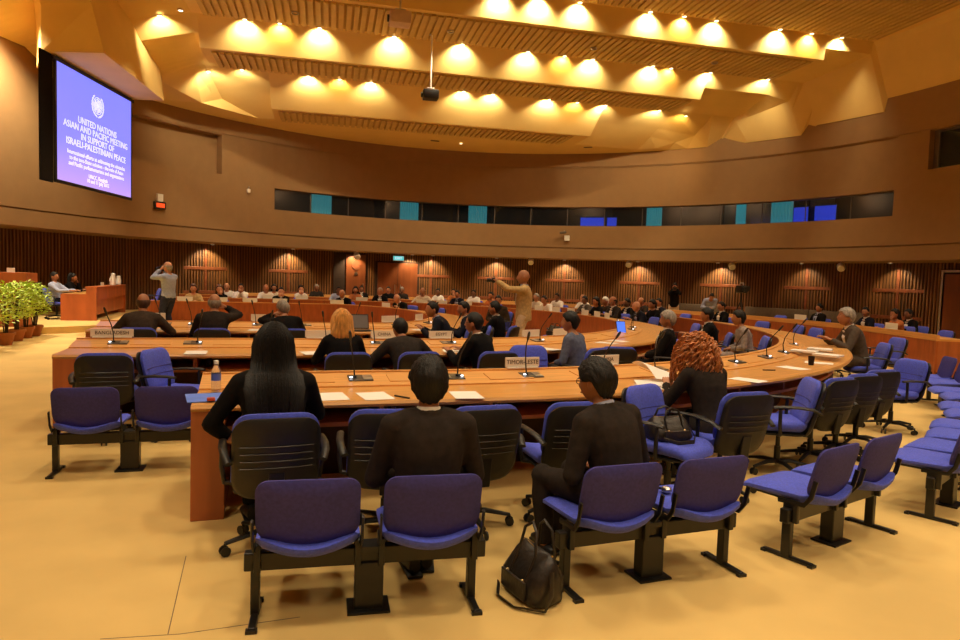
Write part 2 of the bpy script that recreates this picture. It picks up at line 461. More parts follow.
# emblem disc and knocker on that door
MB().tube([(0, -.07, 2.05), (0, -.10, 2.05)], .20, 20).build('round_emblem', M_woodrail, d1, 40)
MB().tube([(0, -.07, 1.68), (0, -.10, 1.68)], .08, 6).build('small_emblem', M_steel, d1)
d2, w2 = door(2, 377, 417, 2.22, 2)
d3, w3 = door(3, 947, 985, 2.25, 1)
MB().box((-w3 / 2 - .06, -.06, 1.15), (.07, .06, 2.4)).build('metal_jamb', M_steel, d3)
MB().box((0, -.06, 2.33), (w3 + .2, .06, .07)).build('metal_head', M_steel, d3)
# flat dark panel standing in for the shaded recess beside door 1
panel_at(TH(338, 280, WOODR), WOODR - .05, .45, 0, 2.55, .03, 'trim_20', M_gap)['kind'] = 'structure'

# ---- ceiling: terraces stepping down towards the far wall
ZL = [9.3, 8.6, 7.85, 7.0]
VB = [-16.0, 17.72, 20.33, 23.22]            # near edge of each terrace
VT = [17.63, 19.82, 21.98, 27.83]            # far edge of each terrace
UL = [-3.8, -3.8, -3.65, -1.95]; UR = [16.4, 14.55, 12.0, 9.3]
ZIN = [9.3, 8.95, 8.2, 7.35]; ZWL = [7.65, 7.28, 7.12, 7.0]
def wall_u(v):
    h = math.sqrt(max(0, (WR - .03) ** 2 - max(0, v - WCV) ** 2))
    return WCU - h, WCU + h
ceil = struct(obj('ceiling', None))
rows = []
mb = MB()
ZWF = [7.65, 7.25, 6.98, 6.98]               # height of the rim where it meets the wall
def rowpts(k, v):
    """ceiling section at v: rim, plateau, rim; the rim of each terrace starts .35 below the terrace before it"""
    a, b = wall_u(v)
    t = 0 if k == 0 else min(1, (v - VB[k]) / ((VT[k] if k < 3 else 24.75) - VB[k]))
    zn = ZL[k - 1] - .35 if k else ZL[0]
    z_far = ZL[k]
    zi = zn + (z_far - zn) * t
    zm = (zn - .15) + ((z_far - .15) - (zn - .15)) * t
    if k == 3: zm = max(zm, 7.0); zi = max(zi, 7.0)
    ul, ur = max(UL[k], a + 1.7), min(UR[k], b - .66)
    if ul > ur: ul = ur = (a + b) / 2
    upr = max(ur + .02, min(b - .62, UR[k - 1] if k else ur + .02)); upl = min(ul - .02, max(a + 1.64, UL[k - 1] if k else ul - .02))
    mr = max(upr + .02, b - .55); ml = min(upl - .02, a + 1.6)
    zl = max(zm - .45, 7.0)
    return [cuv(a - .45, v, ZWF[k]), cuv(a, v, ZWF[k]), cuv(ml, v, zl), cuv(upl, v, zi), cuv(ul, v, zi), cuv(ul, v, ZL[k]), cuv(ur, v, ZL[k]), cuv(ur, v, zi), cuv(upr, v, zi), cuv(mr, v, zm), cuv(b, v, ZWF[k]), cuv(b + .45, v, ZWF[k])]
prev = None
for k in range(4):
    if k == 0: vs_ = [VB[0], 0, 8, 12, 14.84, 15.2, 15.6, 16.0, 16.4, 16.8, 17.2, VT[0]]
    elif k == 3: vs_ = [VB[3] + (VT[3] - VB[3]) * (1 - (1 - i / 16) ** 2) for i in range(17)]
    else: vs_ = [VB[k] + (VT[k] - VB[k]) * i / 9 for i in range(10)]
    for i, v in enumerate(vs_):
        r = rowpts(k, v)
        if prev is not None and i == 0:
            # fascia between terraces: resample so that each corner meets
            us = sorted([p.dot(UC) for p in prev] + [p.dot(UC) for p in r])
            def seg(row, ua, ub):
                m_ = (ua + ub) / 2
                for q in range(11):
                    a_, b_ = row[q].dot(UC), row[q + 1].dot(UC)
                    if b_ - a_ > 1e-4 and a_ <= m_ <= b_:
                        return [row[q].lerp(row[q + 1], (u - a_) / (b_ - a_)) for u in (ua, ub)]
                e = row[0] if m_ < row[0].dot(UC) else row[-1]
                return [e, e]
            for q in range(len(us) - 1):
                if us[q + 1] - us[q] < 1e-3: continue
                A1, A2 = seg(prev, us[q], us[q + 1]); B1, B2 = seg(r, us[q], us[q + 1])
                if (B1 - B2).length < 1e-4: mb.add([A1, A2, B1], [(0, 1, 2)])
                elif (A1 - A2).length < 1e-4: mb.add([A1, B2, B1], [(0, 1, 2)])
                else: mb.add([A1, A2, B2, B1], [(0, 1, 2, 3)])
            # notch faces where the terrace is cut off at its ends
        elif prev is not None:
            for q in range(11): mb.add([prev[q], prev[q + 1], r[q + 1], r[q]], [(0, 1, 2, 3)])
        prev = r
mb.build('plaster_ceiling', M_ceil, ceil)
# bulkhead over the projection screen
mb = MB()
lo_ = [(-10.42, 15.7), (-8.95, 15.7), (-9.55, 19.85), (-11.9, 19.85), (-11.4, 17.0)]; hi_ = [(-10.7, 15.3), (-9.7, 15.3), (-10.2, 20.2), (-12.2, 20.2), (-11.7, 17.0)]
mb.rings([[Vector((x, y, 6.56)) for x, y in lo_], [Vector((x * .97, y, 7.6)) if i in (1, 2) else Vector((x, y, 7.6)) for i, (x, y) in enumerate(lo_)][:1] + [Vector((-9.15, 15.55, 7.6)), Vector((-9.75, 20.0, 7.6))] + [Vector((x, y, 7.6)) for x, y in lo_[3:]], [Vector((x, y, 9.6)) for x, y in hi_]])
mb.build('screen_bulkhead', M_ceil, ceil)
# ribbed panels, each slat its own piece
RIBS = [(-3.4, 16.2, 8.6, 17.45), (-3.5, 14.35, 17.9, 19.72), (-3.4, 11.8, 20.5, 21.88), (-1.75, 8.75, 23.42, 24.75)]
for k, (u0, u1, v0, v1) in enumerate(RIBS):
    z = ZL[k]
    mb = MB(); mb.add([cuv(u0, v0, z - .004), cuv(u1, v0, z - .004), cuv(u1, v1, z - .004), cuv(u0, v1, z - .004)], [(0, 1, 2, 3)])
    rp = mb.build('ribbed_panel', M_ribback, ceil)
    sm = MB().box((0, 0, 0), (.13, v1 - v0, .05)).mesh('slat', M_rib)
    n = int((u1 - u0) / .2)
    for q in range(n):
        u = u0 + .1 + q * .2
        a, b = wall_u(v0 if v0 > WCV else WCV); 
        obj('slat', sm, rp, tuple(cuv(u, (v0 + v1) / 2, z - .04)), AC)

# ---- lamps
def downlight(p, energy, spot=80, blend=.7, label='', group=None, tilt=None, r=.075, col=WARM, lens=True, soft=.07):
    t = thing('ceiling_downlight', label, 'downlight', tuple(p), 0, group)
    MB().lathe([(r, .0), (r, -.035), (r * .8, -.035), (r * .8, .0)], n=14, cap=False).build('housing', M_steel, t, 40)
    if lens: MB().lathe([(r * .8, -.02), (r * .3, -.024)], n=14).build('lens', M_lampon, t, 40)
    ld = bpy.data.lights.new('downlight', 'SPOT'); ld.energy = energy; ld.color = col; ld.spot_size = math.radians(spot); ld.spot_blend = blend; ld.shadow_soft_size = soft
    o = obj('light', ld, t, (0, 0, -.06))
    if tilt: o.rotation_euler = tilt
    return t
FX = [[(500, 1), (540, 1), (580, 1), (650, 1), (684, .45), (716, 1), (780, 1), (812, .5), (842, .8)],
      [(160, .8), (245, 1), (280, .4), (320, 1), (394, 1), (462, 1), (528, .9), (565, .35), (593, 1), (653, 1), (671, .3), (711, 1), (768, .8)],
      [(208, .9), (242, .6), (308, 1), (340, .4), (371, .9), (464, 1), (493, .9), (549, 1), (577, .4), (606, 1), (659, 1), (686, .5)]]
E_FASCIA = 260
for k in range(3):
    for x, s in FX[k]:
        best = None
        u = -8.0
        while u < 17:
            p = cuv(u, VT[k] - .13, ZL[k] - .1)
            d = abs(pix(p)[0] - x)
            if best is None or d < best[0]: best = (d, u)
            u += .03
        u = best[1]
        z = ZL[k] - .045
        if u < UL[k]: z = ZL[k] - .1
        z = z if u < UR[k] and u > UL[k] else z - .1
        dim = s < .55
        downlight(cuv(u, VT[k] - .13, z), E_FASCIA * s, (128, 124, 118)[k], .7,
                  ['bright', 'dim amber'][dim] + ' ceiling downlight above the ' + ['highest', 'middle', 'lowest'][k] + ' ceiling step',
                  'downlights along the ' + ['highest', 'middle', 'lowest'][k] + ' ceiling step', col=(1, .62, .22) if dim else WARM2, tilt=(math.radians((40, 58, 64)[k]), 0, AC))
# soffit spots in the plain ceiling ring
for x, y, e, lab in ((249, 126.5, 120, 'lit downlight in the plain ceiling rim near the round wall niche'), (461, 143, 160, 'lit downlight in the plain ceiling rim above the strip window')):
    p = atz(x, y, 6.99)
    downlight(p, e, 70, .8, lab, soft=.06)
# wall washers under the soffit
for x in BAYS + [352, 410]:
    th = TH(x, 270, WOODR)
    dim = x > 780
    downlight(wallpt(th, WOODR - .55, 2.595), 150 if not dim else 60, 104, .6, 'small downlight under the soffit washing the slatted wood wall', 'wall washers under the soffit', soft=.03, col=(1, .76, .42), tilt=(math.radians(26), 0, th - PI / 2))
# the general downlights of the upper ceiling (over the seats and over the camera)
gi = 0
for v in (-2.5, 2.0, 6.5, 11.5):
    for u in (-6.5, -2.5, 1.5, 5.5, 9.5, 13.5):
        downlight(cuv(u, v, 9.24), 600, 104, .6, 'recessed downlight in the upper ceiling over the seats', 'downlights in the upper ceiling', soft=.35, r=.12)
for u in (-1, 3.2, 7.5, 11.5):
    downlight(cuv(u, 18.75, 8.53), 420, 120, .6, 'recessed downlight between the slats of the second ceiling terrace', 'downlights in the second terrace', soft=.25, r=.10, lens=False)

# left wall spots, plus spots added to brighten the plants and the rostrum
for x_, y_, z_, e_, sp_, tl in ((-11.25, 15.6, 7.8, 2600, 125, (0, math.radians(14), 0)), (-10.6, 10.4, 8.0, 800, 120, (0, math.radians(14), 0)), (-8.2, 13.8, 8.6, 800, 90, None), (-8.0, 17.5, 8.3, 600, 80, None)):
    downlight((x_, y_, z_), e_, sp_, .7, 'downlight of the left wall set, partly added to brighten plants and rostrum', 'downlights by the left wall', soft=.15, tilt=tl)
# ================================================================== horseshoe desks
FXR = {1: .915, 2: .93, 3: .52}                 # the turn of each row is a little flattened
def hs_pos(k, q, off=0.0):
    """point and outward normal of row k; q < 0 near leg (metres), 0..PI the turn, beyond PI the far leg"""
    r = ROW[k][0]; fx = FXR[k]
    if q < 0: p, nr = uv(CU + q, CV - r), -VX
    elif q <= PI:
        c, s = math.cos(q - PI / 2), math.sin(q - PI / 2)
        p = uv(CU + r * fx * c, CV + r * s); nr = (UX * (c / fx) + VX * s).normalized()
    else: p, nr = uv(CU - (q - PI), CV + r), VX
    return p + nr * off, nr
def hs_path(k, n=72):
    r, u0, u1 = ROW[k]; qs = []
    ns = max(2, int((CU - u0) / .5)); qs += [-(CU - u0) * (1 - i / ns) for i in range(ns)]
    qs += [PI * i / n for i in range(n + 1)]
    ns = max(2, int((CU - u1) / .5)); qs += [PI + (CU - u1) * i / ns for i in range(1, ns + 1)]
    out = []; s = 0.0; last = None
    for q in qs:
        p, nr = hs_pos(k, q)
        if last is not None: s += (p - last).length
        last = p; out.append((p, nr, s))
    return out
def arc_path(r, a0, a1, n=60):
    out = []
    for i in range(n + 1):
        a = a0 + (a1 - a0) * i / n
        nrm = UX * math.cos(a) + VX * math.sin(a)
        out.append((uv(CU, CV) + nrm * r, nrm, r * (a - a0)))
    return out
def sweep(path, r0, prof, name, m, parent, smooth=35):
    """sweep a closed profile of (radial offset from r0, z) along a path"""
    n = len(prof); vs = []; fs = []; uvs = []
    plen = [0]
    for i in range(n): plen.append(plen[-1] + math.dist(prof[i], prof[(i + 1) % n]))
    for p, nr, s in path:
        for d, z in prof: vs.append((p.x + nr.x * d, p.y + nr.y * d, z))
    for i in range(len(path) - 1):
        for j in range(n):
            k = (j + 1) % n
            fs.append((i * n + j, i * n + k, (i + 1) * n + k, (i + 1) * n + j))
            uvs.append(((path[i][2], plen[j]), (path[i][2], plen[j + 1]), (path[i + 1][2], plen[j + 1]), (path[i + 1][2], plen[j])))
    fs.append(tuple(reversed(range(n)))); uvs.append(tuple((prof[j][0], prof[j][1]) for j in reversed(range(n))))
    q = (len(path) - 1) * n
    fs.append(tuple(q + j for j in range(n))); uvs.append(tuple((prof[j][0], prof[j][1]) for j in range(n)))
    me = bpy.data.meshes.new(name); me.from_pydata(vs, [], fs)
    ul = me.uv_layers.new(name='UVMap'); flat = []
    for f in uvs:
        for a, b in f: flat += [a, b]
    ul.data.foreach_set('uv', flat)
    me.materials.append(m)
    bm = bmesh.new(); bm.from_mesh(me); bmesh.ops.recalc_face_normals(bm, faces=bm.faces); bm.to_mesh(me); bm.free()
    me.polygons.foreach_set('use_smooth', [True] * len(me.polygons)); me.set_sharp_from_angle(angle=math.radians(smooth))
    return obj(name, me, parent)
ROW = {1: (9.05, -.40, -2.5), 2: (6.30, -1.86, -2.5), 3: (3.50, -2.20, -2.75)}
DZ = .74
def frame_at(pt):
    p, nr, s = pt
    t = Vector((-nr.y, nr.x, 0))
    return Matrix(((t.x, nr.x, 0, p.x), (t.y, nr.y, 0, p.y), (0, 0, 1, 0), (0, 0, 0, 1)))
def desk(path, r, label, step, far_from=None):
    d = thing('curved_desk', label, 'desk')
    dep = .93
    sweep(path, r, [(.36, DZ - .04), (dep, DZ - .04), (dep + .012, DZ - .02), (dep, DZ), (.36, DZ)], 'desktop', M_desktop, d)
    sweep(path, r, [(.020, DZ - .12), (.36, DZ - .12), (.36, DZ + .012), (.05, DZ + .065), (.05, DZ + .078), (.0, DZ + .078), (.0, DZ + .060), (.020, DZ + .060)], 'back_ledge', M_deskled, d)
    sweep(path, r, [(.0, .36), (.018, .36), (.018, DZ + .058), (.0, DZ + .058)], 'front_panel', M_deskfront, d)
    sweep(path, r, [(.03, .0), (.06, .0), (.06, .36), (.03, .36)], 'kick_panel', M_deskfront, d)
    sweep(path, r, [(.062, .0), (.075, .0), (.075, .53), (.062, .53)], 'knee_shade_liner', M_dark, d)  # added dark liner, knee-space shade put into its colour
    sweep(path, r, [(.06, .53), (.74, .53), (.74, .56), (.06, .56)], 'shelf', M_shelf, d)
    # end panels and dividers
    for q in (0, -1):
        M = frame_at(path[q]); 
        mb = MB(); mb.bbox((.10 if q == 0 else -.10, dep / 2, (DZ - .04) / 2), (.20, dep - .005, DZ - .04), .004); mb.xf(M); mb.build('end_panel', M_deskend, d)
    L = path[-1][2]; k = 0; s = step * .5; i = 0
    dm = MB().bbox((0, .40, .615), (.03, .66, .165), .003).mesh('divider', M_shelf)
    om = MB().bbox((.12, .50, .60), (.045, .10, .10), .006).mesh('socket_box', M_black)
    while s < L - .1:
        while path[i + 1][2] < s: i += 1
        f = (s - path[i][2]) / (path[i + 1][2] - path[i][2])
        p = path[i][0].lerp(path[i + 1][0], f); nr = path[i][1].lerp(path[i + 1][1], f).normalized()
        M = frame_at((p, nr, s))
        if far_from is None or s < far_from:
            o = obj('divider', dm, d); o.matrix_world = M
            o2 = obj('socket_box', om, d); o2.matrix_world = M
        s += step
    return d
PATHS = {k: hs_path(k) for k in ROW}
desk1 = desk(PATHS[1], ROW[1][0], 'long curved orange wood desk row next to the blue bench seats', .82, 19)
desk2 = desk(PATHS[2], ROW[2][0], 'curved orange wood desk row holding the Bangladesh nameplate', .82, 15)
desk3 = desk(PATHS[3], ROW[3][0], 'innermost curved wood desk row around the open centre of the hall', .82, 9)
PATHA = arc_path(11.9, math.radians(-26), math.radians(90), 50)
for i in range(1, 5): PATHA.append((uv(CU - i * .7, CV + 11.9), VX, PATHA[50][2] + i * .7))
deskA = thing('curved_desk', 'outermost curved wood counter in front of the slatted wall', 'desk')
sweep(PATHA, 11.9, [(.0, DZ - .04), (.60, DZ - .04), (.60, DZ), (.06, DZ), (.06, DZ + .075), (.0, DZ + .075)], 'desktop', M_deskled, deskA)
sweep(PATHA, 11.9, [(.005, .10), (.04, .10), (.04, DZ - .04), (.005, DZ - .04)], 'front_panel', M_deskfront, deskA)
sweep(PATHA, 11.9, [(.03, .0), (.06, .0), (.06, .10), (.03, .10)], 'kick_panel', M_gap, deskA)
M_ = frame_at(PATHA[0]); mb = MB(); mb.bbox((.03, .3, .35), (.05, .6, .70), .004); mb.xf(M_); mb.build('end_panel', M_deskend, deskA)
M_ = frame_at(PATHA[-1]); mb = MB(); mb.bbox((-.03, .3, .35), (.05, .6, .70), .004); mb.xf(M_); mb.build('end_panel', M_deskend, deskA)

def row_pt(k, off, x, side='near', z=.5):
    """the first place along row k (offset outwards from its inner face) whose picture column is x; side picks the near or far half, or a (q0, q1) range"""
    lo, hi = {'near': (-8, PI * .5), 'far': (PI * .5, PI + 8)}[side] if isinstance(side, str) else side
    best = None; q = lo; last = None
    while q < hi:
        p, nr = hs_pos(k, q, off)
        if p.y > 1:
            e = pix((p.x, p.y, z))[0] - x
            if best is None or abs(e) < best[0]: best = (abs(e), p, nr, q)
            if last is not None and last * e <= 0: return p, nr, q
            last = e
        q += .004 if q < 0 or q > PI else .0025
    return best[1], best[2], best[3]
# ================================================================== seats
def rrect(w, h, r, n=5, bow=0.0):
    """rounded rectangle outline (x, y) centred on x, from y=0 up; bow drops the lower edge in the middle"""
    pts = []
    for cx, cy, a0 in ((w / 2 - r, h - r, 0), (-w / 2 + r, h - r, 90), (-w / 2 + r, r, 180), (w / 2 - r, r, 270)):
        for i in range(n + 1):
            a = math.radians(a0 + 90 * i / n); pts.append([cx + r * math.cos(a), cy + r * math.sin(a)])
    # extra points along the lower edge
    low = [[-w / 2 + r + (w - 2 * r) * i / 8, 0.0] for i in range(1, 8)]
    pts = pts[:3 * (n + 1)] + low + pts[3 * (n + 1):]
    if bow:
        for p in pts:
            t = max(0.0, 1 - p[1] / (h * .45)); p[1] -= bow * t * max(0, 1 - (2 * p[0] / w) ** 2)
    return pts
def slab(outline, th, fn, puff=0.0, inset=.02, mi=0, mb=None):
    """cushion from an outline: both faces inset for soft edges; fn maps (x, y, depth) to a point"""
    mb = mb or MB()
    cx = sum(p[0] for p in outline) / len(outline); cy = sum(p[1] for p in outline) / len(outline)
    def ins(k, d): return [fn(*(lambda x, y: (x, y))(p[0] + (cx - p[0]) * k, p[1] + (cy - p[1]) * k), d) for p in outline]
    rs = [ins(.92, -th / 2 - puff), ins(.45, -th / 2 - puff * .8), ins(.10, -th / 2 - puff * .25), ins(.0, -th / 2 + th * .3), ins(0, th / 2 - th * .3), ins(.10, th / 2 + puff * .25), ins(.45, th / 2 + puff * .8), ins(.92, th / 2 + puff)]
    mb.rings(rs, mi=mi)
    return mb
def make_bench(label, group):
    t = thing('beam_bench', label, 'bench', (0, 0, 0), 0, group)
    MB().bbox((0, -.02, .262), (1.13, .055, .085), .006).build('beam', M_metal, t)
    mb = MB(); mb.bbox((0, -.02, .12), (.135, .085, .23), .006); mb.bbox((0, -.02, .006), (.20, .16, .012), .003); mb.bbox((0, -.02, .300), (.10, .10, .03), .004)
    mb.build('pedestal', M_metal, t)
    for sx in (-.515, .50):
        mb = MB(); mb.bbox((sx, -.02, .14), (.040, .055, .26), .005); mb.bbox((sx, -.03, .012), (.035, .30, .022), .006)
        mb.box((sx, -.175, .008), (.05, .03, .016)); mb.box((sx, .115, .008), (.05, .03, .016))
        mb.build('leg', M_metal, t)
    tilt = math.radians(14)
    for cx in (-.28, .28):
        # seat pad, rear edge curled up
        def sf(x, y, d, cx=cx):
            z = .372 + d + .05 * max(0, (.13 - y) / .13) ** 2 - .075 * (1 - min(1, (2 * x / .46) ** 2)) * max(0, (.16 - y) / .16) - .03 * max(0, (y - .33) / .11) ** 2
            return Vector((cx + x, -.165 + y * 1.12, z))
        slab(rrect(.46, .44, .07, 5, .03), .045, sf, .008).build('seat_pad', M_blue, t, 50)
        mb = MB(); mb.bbox((cx, .12, .335), (.36, .22, .02), .004); mb.bbox((cx, .02, .318), (.20, .08, .03), .004); mb.build('seat_shell', M_black, t)
        def bf(x, y, d, cx=cx):
            yy = -.13 - math.sin(tilt) * y + d + .35 * x * x
            return Vector((cx + x, yy, .405 + y * math.cos(tilt)))
        slab(rrect(.455, .285, .062, 5, .075), .035, bf, .006).build('backrest', M_blueshade_seam, t, 50)
        for s in (-1, 1):
            mb = MB(); x = cx + s * .243
            mb.tube([(x - s * .01, .05, .335), (x - s * .006, -.11, .345), (x - s * .004, -.150, .40), (x - s * .004, -.172, .50)], [(.007, .016)] * 4, 6)
            mb.bbox((cx + s * .225, -.03, .285), (.03, .09, .13), .004)
            mb.build('bracket', M_metal, t, 40)
    return t
def make_chair(label, group, raised=0):
    t = thing('office_chair', label, 'chair', (0, 0, 0), 0, group)
    # local: +y forward, back of the chair at -y
    def sf(x, y, d):
        z = .445 + d + .02 * (2 * x / .5) ** 2 - .035 * max(0, (y - .36) / .12) ** 2 + .03 * max(0, (.08 - y) / .08)
        return Vector((x, -.20 + y, z))
    slab(rrect(.50, .48, .10, 5), .075, sf, .012).build('seat', M_blue, t, 55)
    slab(rrect(.47, .45, .09, 5), .03, lambda x, y, d: Vector((x, -.19 + y, .395 + d)), .004).build('seat_shell', M_shell, t, 55)
    tl = math.radians(12)
    def bf(off):
        def f(x, y, d):
            yy = -.235 - math.sin(tl) * y + d + .55 * x * x + off + .10 * max(0, (.16 - y)) * 1.2
            return Vector((x, yy, .47 + y * math.cos(tl)))
        return f
    cu = slab(rrect(.485, .42, .10, 5, .0), .05, bf(.035), .012).build('back_cushion', M_blue, t, 55)
    MB().tube([bf(.035)(x, .24, .035) for x in (-.23, -.15, -.07, 0, .07, .15, .23)], .004, 5).build('cushion_seam', M_blueshade_seam, cu)
    MB().tube([bf(.035)(x, .17, .037) for x in (-.23, -.15, -.07, 0, .07, .15, .23)], .004, 5).build('cushion_seam', M_blueshade_seam, cu)
    sh = slab(rrect(.49, .485, .10, 5, .03), .045, lambda x, y, d: bf(-.016)(x, y - .085, d), .010).build('back_shell', M_shell, t, 55)
    for y in (.10, .145, .19, .235):
        MB().tube([bf(-.016)(x, y, -.034) for x in (-.20, -.14, -.07, 0, .07, .14, .20)], .0035, 5).build('shell_rib', M_metal, sh)
    mb = MB(); mb.bbox((0, -.26, .44), (.09, .03, .20), .006, Matrix.Rotation(.15, 3, 'X')); mb.bbox((0, -.12, .375), (.09, .28, .02), .004)
    mb.build('back_bracket', M_metal, t)
    for s in (-1, 1):
        mb = MB()
        mb.tube([(s * .20, .06, .385), (s * .285, .06, .40), (s * .30, .07, .50), (s * .295, .07, .635)], .016, 7)
        mb.tube([(s * .295, .13, .645), (s * .295, .05, .652), (s * .295, -.08, .652), (s * .285, -.20, .64), (s * .26, -.28, .60)], [(.024, .014)] * 5, 8)
        mb.build('armrest', M_black, t, 50)
    mb = MB(); mb.lathe([(.028, .10), (.028, .24), (.020, .24), (.020, .39)], n=12); mb.bbox((0, 0, .385), (.18, .20, .03), .006)
    mb.build('gas_column', M_metal, t, 40)
    for k in range(5):
        a = 2 * PI * k / 5 + PI / 2 + PI
        c, s_ = math.cos(a), math.sin(a)
        mb = MB(); mb.tube([(0, 0, .10), (.12 * c, .12 * s_, .105), (.29 * c, .29 * s_, .075)], [(.026, .022), (.022, .018), (.016, .012)], 8)
        lg = mb.build('base_leg', M_black, t, 40)
        mb = MB(); R_ = Matrix.Rotation(a, 3, 'Z')
        for o in (-.014, .014):
            p = Vector((.29, o, .03)); q = Vector((.29, o + (.010 if o > 0 else -.010), .03))
            mb.tube([R_ @ p, R_ @ q], .030, 10)
        mb.tube([R_ @ Vector((.29, 0, .045)), R_ @ Vector((.29, 0, .075))], .008, 6)
        mb.build('castor', M_black, lg, 40)
    return t

# ---- benches behind the outer desk row, along one circle
BR = 11.36
def bench_pose(deg):
    a = math.radians(deg)
    fx = 1 - .09 * min(1, max(0, (deg - 18) / 8))
    nr = (UX * (math.sin(a) / fx) - VX * math.cos(a)).normalized()
    p = uv(CU + BR * fx * math.sin(a), CV - BR * math.cos(a))
    return p, math.atan2(-nr.y, -nr.x) - PI / 2          # facing the centre
bench0 = make_bench('two-seat blue beam bench with the black leather bag standing by its leg', 'two-seat blue beam benches')
BL = {-5.5: 'two-seat blue beam bench, empty left seat and a dark-suited man on the other',
      2.15: 'two-seat blue beam bench with a black leather bag on the carpet at its leg',
      9.75: 'empty two-seat blue beam bench right behind the chair of the curly-haired woman',
      17.6: 'empty two-seat blue beam bench, second past the seated man with the bag'}
bench_objs = {}
first = True
for deg in (-5.5, 2.15, 9.75, 17.6, 25.4, 33.0, 40.6, 48.2):
    p, rz = bench_pose(deg - (.35 if deg > 9 else 0)); rz += math.radians(7 if deg > 9 else 0)
    lab = BL.get(deg) or 'empty two-seat blue beam bench, %s past the bench with the leather bag' % {25.4: 'third', 33.0: 'fourth', 40.6: 'fifth', 48.2: 'sixth and last'}[deg]
    if first:
        b = bench0; b.location = p; b.rotation_euler = (0, 0, rz); b['label'] = lab; first = False
    else: b = dup(bench0, p, rz, lab)
    bench_objs[deg] = b
pL = (atz(48, 477, 0) + Vector((.62, .16, 0)))
benchL = dup(bench0, uv(-.95, 5.74), AX - .02, 'two-seat blue beam bench on its own in front of the Bangladesh desk end')
bench_objs['L'] = benchL

# ---- office chairs
CH_OFF = 1.28
chair0 = make_chair('x', 'blue and black office chairs at the desks')
chair_first = [True]
CH_S = .94
def place_chair(p, rz, label, group=None):
    if chair_first[0]:
        chair_first[0] = False
        chair0.location = p; chair0.scale = (CH_S,) * 3; chair0.rotation_euler = (0, 0, rz); chair0['label'] = label
        if group: chair0['group'] = group
        return chair0
    return dup(chair0, p, rz, label, group)
def chair_row(k, x, side, label, off=CH_OFF, turn=0.0, group=None, z=.6):
    p, nr, q = row_pt(k, off, x, side, z)
    rz = math.atan2(-nr.y, -nr.x) - PI / 2 + math.radians(turn)
    return place_chair(p, rz, label, group), p, rz
# ---- the chairs, row by row
G1, G2, G3, GA = 'office chairs at the outer desk row', 'office chairs at the middle desk row', 'office chairs at the inner desk row', 'office chairs at the outermost counter'
SEAT = {}
for key, x, off, turn, lab in (
    ('woman', 274, 1.42, 2, 'office chair with black back shell under the long-haired woman in black'),
    ('c2', 386, 1.40, -8, 'empty office chair with black back shell beside the long-haired woman in black'),
    ('c3', 470, 1.38, 4, 'empty office chair with black back shell before the gap near the Timor-Leste nameplate'),
    ('c4', 561, 1.36, -4, 'empty office chair with black back shell close to the man with glasses on the bench'),
    ('bag', 668, 1.36, -164, 'office chair turned to show its blue back cushion, a black bag on its seat'),
    ('curly', 722, 1.36, -8, 'office chair with black back shell under the curly-haired woman'),
    ('c7', 779, 1.22, 44, 'empty blue office chair turned sideways next to the curly-haired woman'),
    ('c8', 812, 1.24, -10, 'empty office chair with black shell, first in the tight line along the desk curve'),
    ('c9', 838, 1.26, -20, 'empty office chair with black shell, second in the tight line along the desk curve'),
    ('c10', 858, 1.28, -24, 'empty office chair with black shell, third in the tight line along the desk curve'),
    ('c11', 893, 1.42, 46, 'blue office chair pulled away from the curve of the outer desk')):
    SEAT[key] = chair_row(1, x, (-8, .9) if key != 'c11' else (-8, 1.05), lab, off, turn, G1)
def chair_q(k, q, off, label, turn=0, group=None):
    p, nr = hs_pos(k, q, off)
    return place_chair(p, math.atan2(-nr.y, -nr.x) - PI / 2 + math.radians(turn), label, group)
SEAT['grey'] = chair_row(1, 866, (.62, 1.3), 'office chair under the grey-haired man in the grey suit', 1.25, 8, G1)
for q, off, t in ((1.00, 1.9, 10), (1.10, 1.5, -12), (1.20, 1.35, 6), (1.29, 1.45, -8)):
    chair_q(1, q, off, 'empty blue office chair behind the man in the grey suit', t, G1)
for key, x, off, turn, lab in (
    ('d1', 108, 1.30, 4, 'empty office chair with tall black back shell under the Bangladesh nameplate'),
    ('d2', 178, 1.32, -112, 'empty office chair turned to show its blue cushion near the Bangladesh nameplate'),
    ('blond', 344, 1.30, 3, 'office chair with black back shell under the blond woman'),
    ('bent', 412, 1.28, 6, 'office chair with black back shell under the man leaning over the Egypt nameplate'),
    ('glass', 488, 1.30, 0, 'office chair under the man with glasses at the middle desk row'),
    ('d6', 532, 1.30, 160, 'empty office chair showing its blue back next to the man in the blue tunic'),
    ('tunic', 580, 1.30, 10, 'office chair with black back shell under the man in the blue tunic'),
    ('d8', 613, 1.35, -40, 'empty office chair between the blue tunic man and the grey-haired man')):
    SEAT[key] = chair_row(2, x, 'near', lab, off, turn, G2)
for key, x, side, off, turn, lab in (
    ('greyhair', 664, (.3, 1.4), 1.35, 20, 'office chair under the grey-haired man in the black suit'),
    ('g2', 716, (.3, 1.57), 1.6, 6, 'office chair under the black-haired man behind the curly-haired woman'),
    ('g3', 757, (.2, 1.57), 2.15, 10, 'office chair under the man in the grey shirt'),
    ('g4', 684, (1.2, 2.2), 1.4, 0, 'empty blue office chair at the turn of the middle desk row'),
    ('g5', 700, (1.0, 2.0), 1.4, -20, 'empty blue office chair at the turn of the middle desk row'),
    ('g6', 731, (.9, 2.0), 1.9, 10, 'empty blue office chair at the turn of the middle desk row')):
    SEAT[key] = chair_row(2, x, side, lab, off, turn, G2)
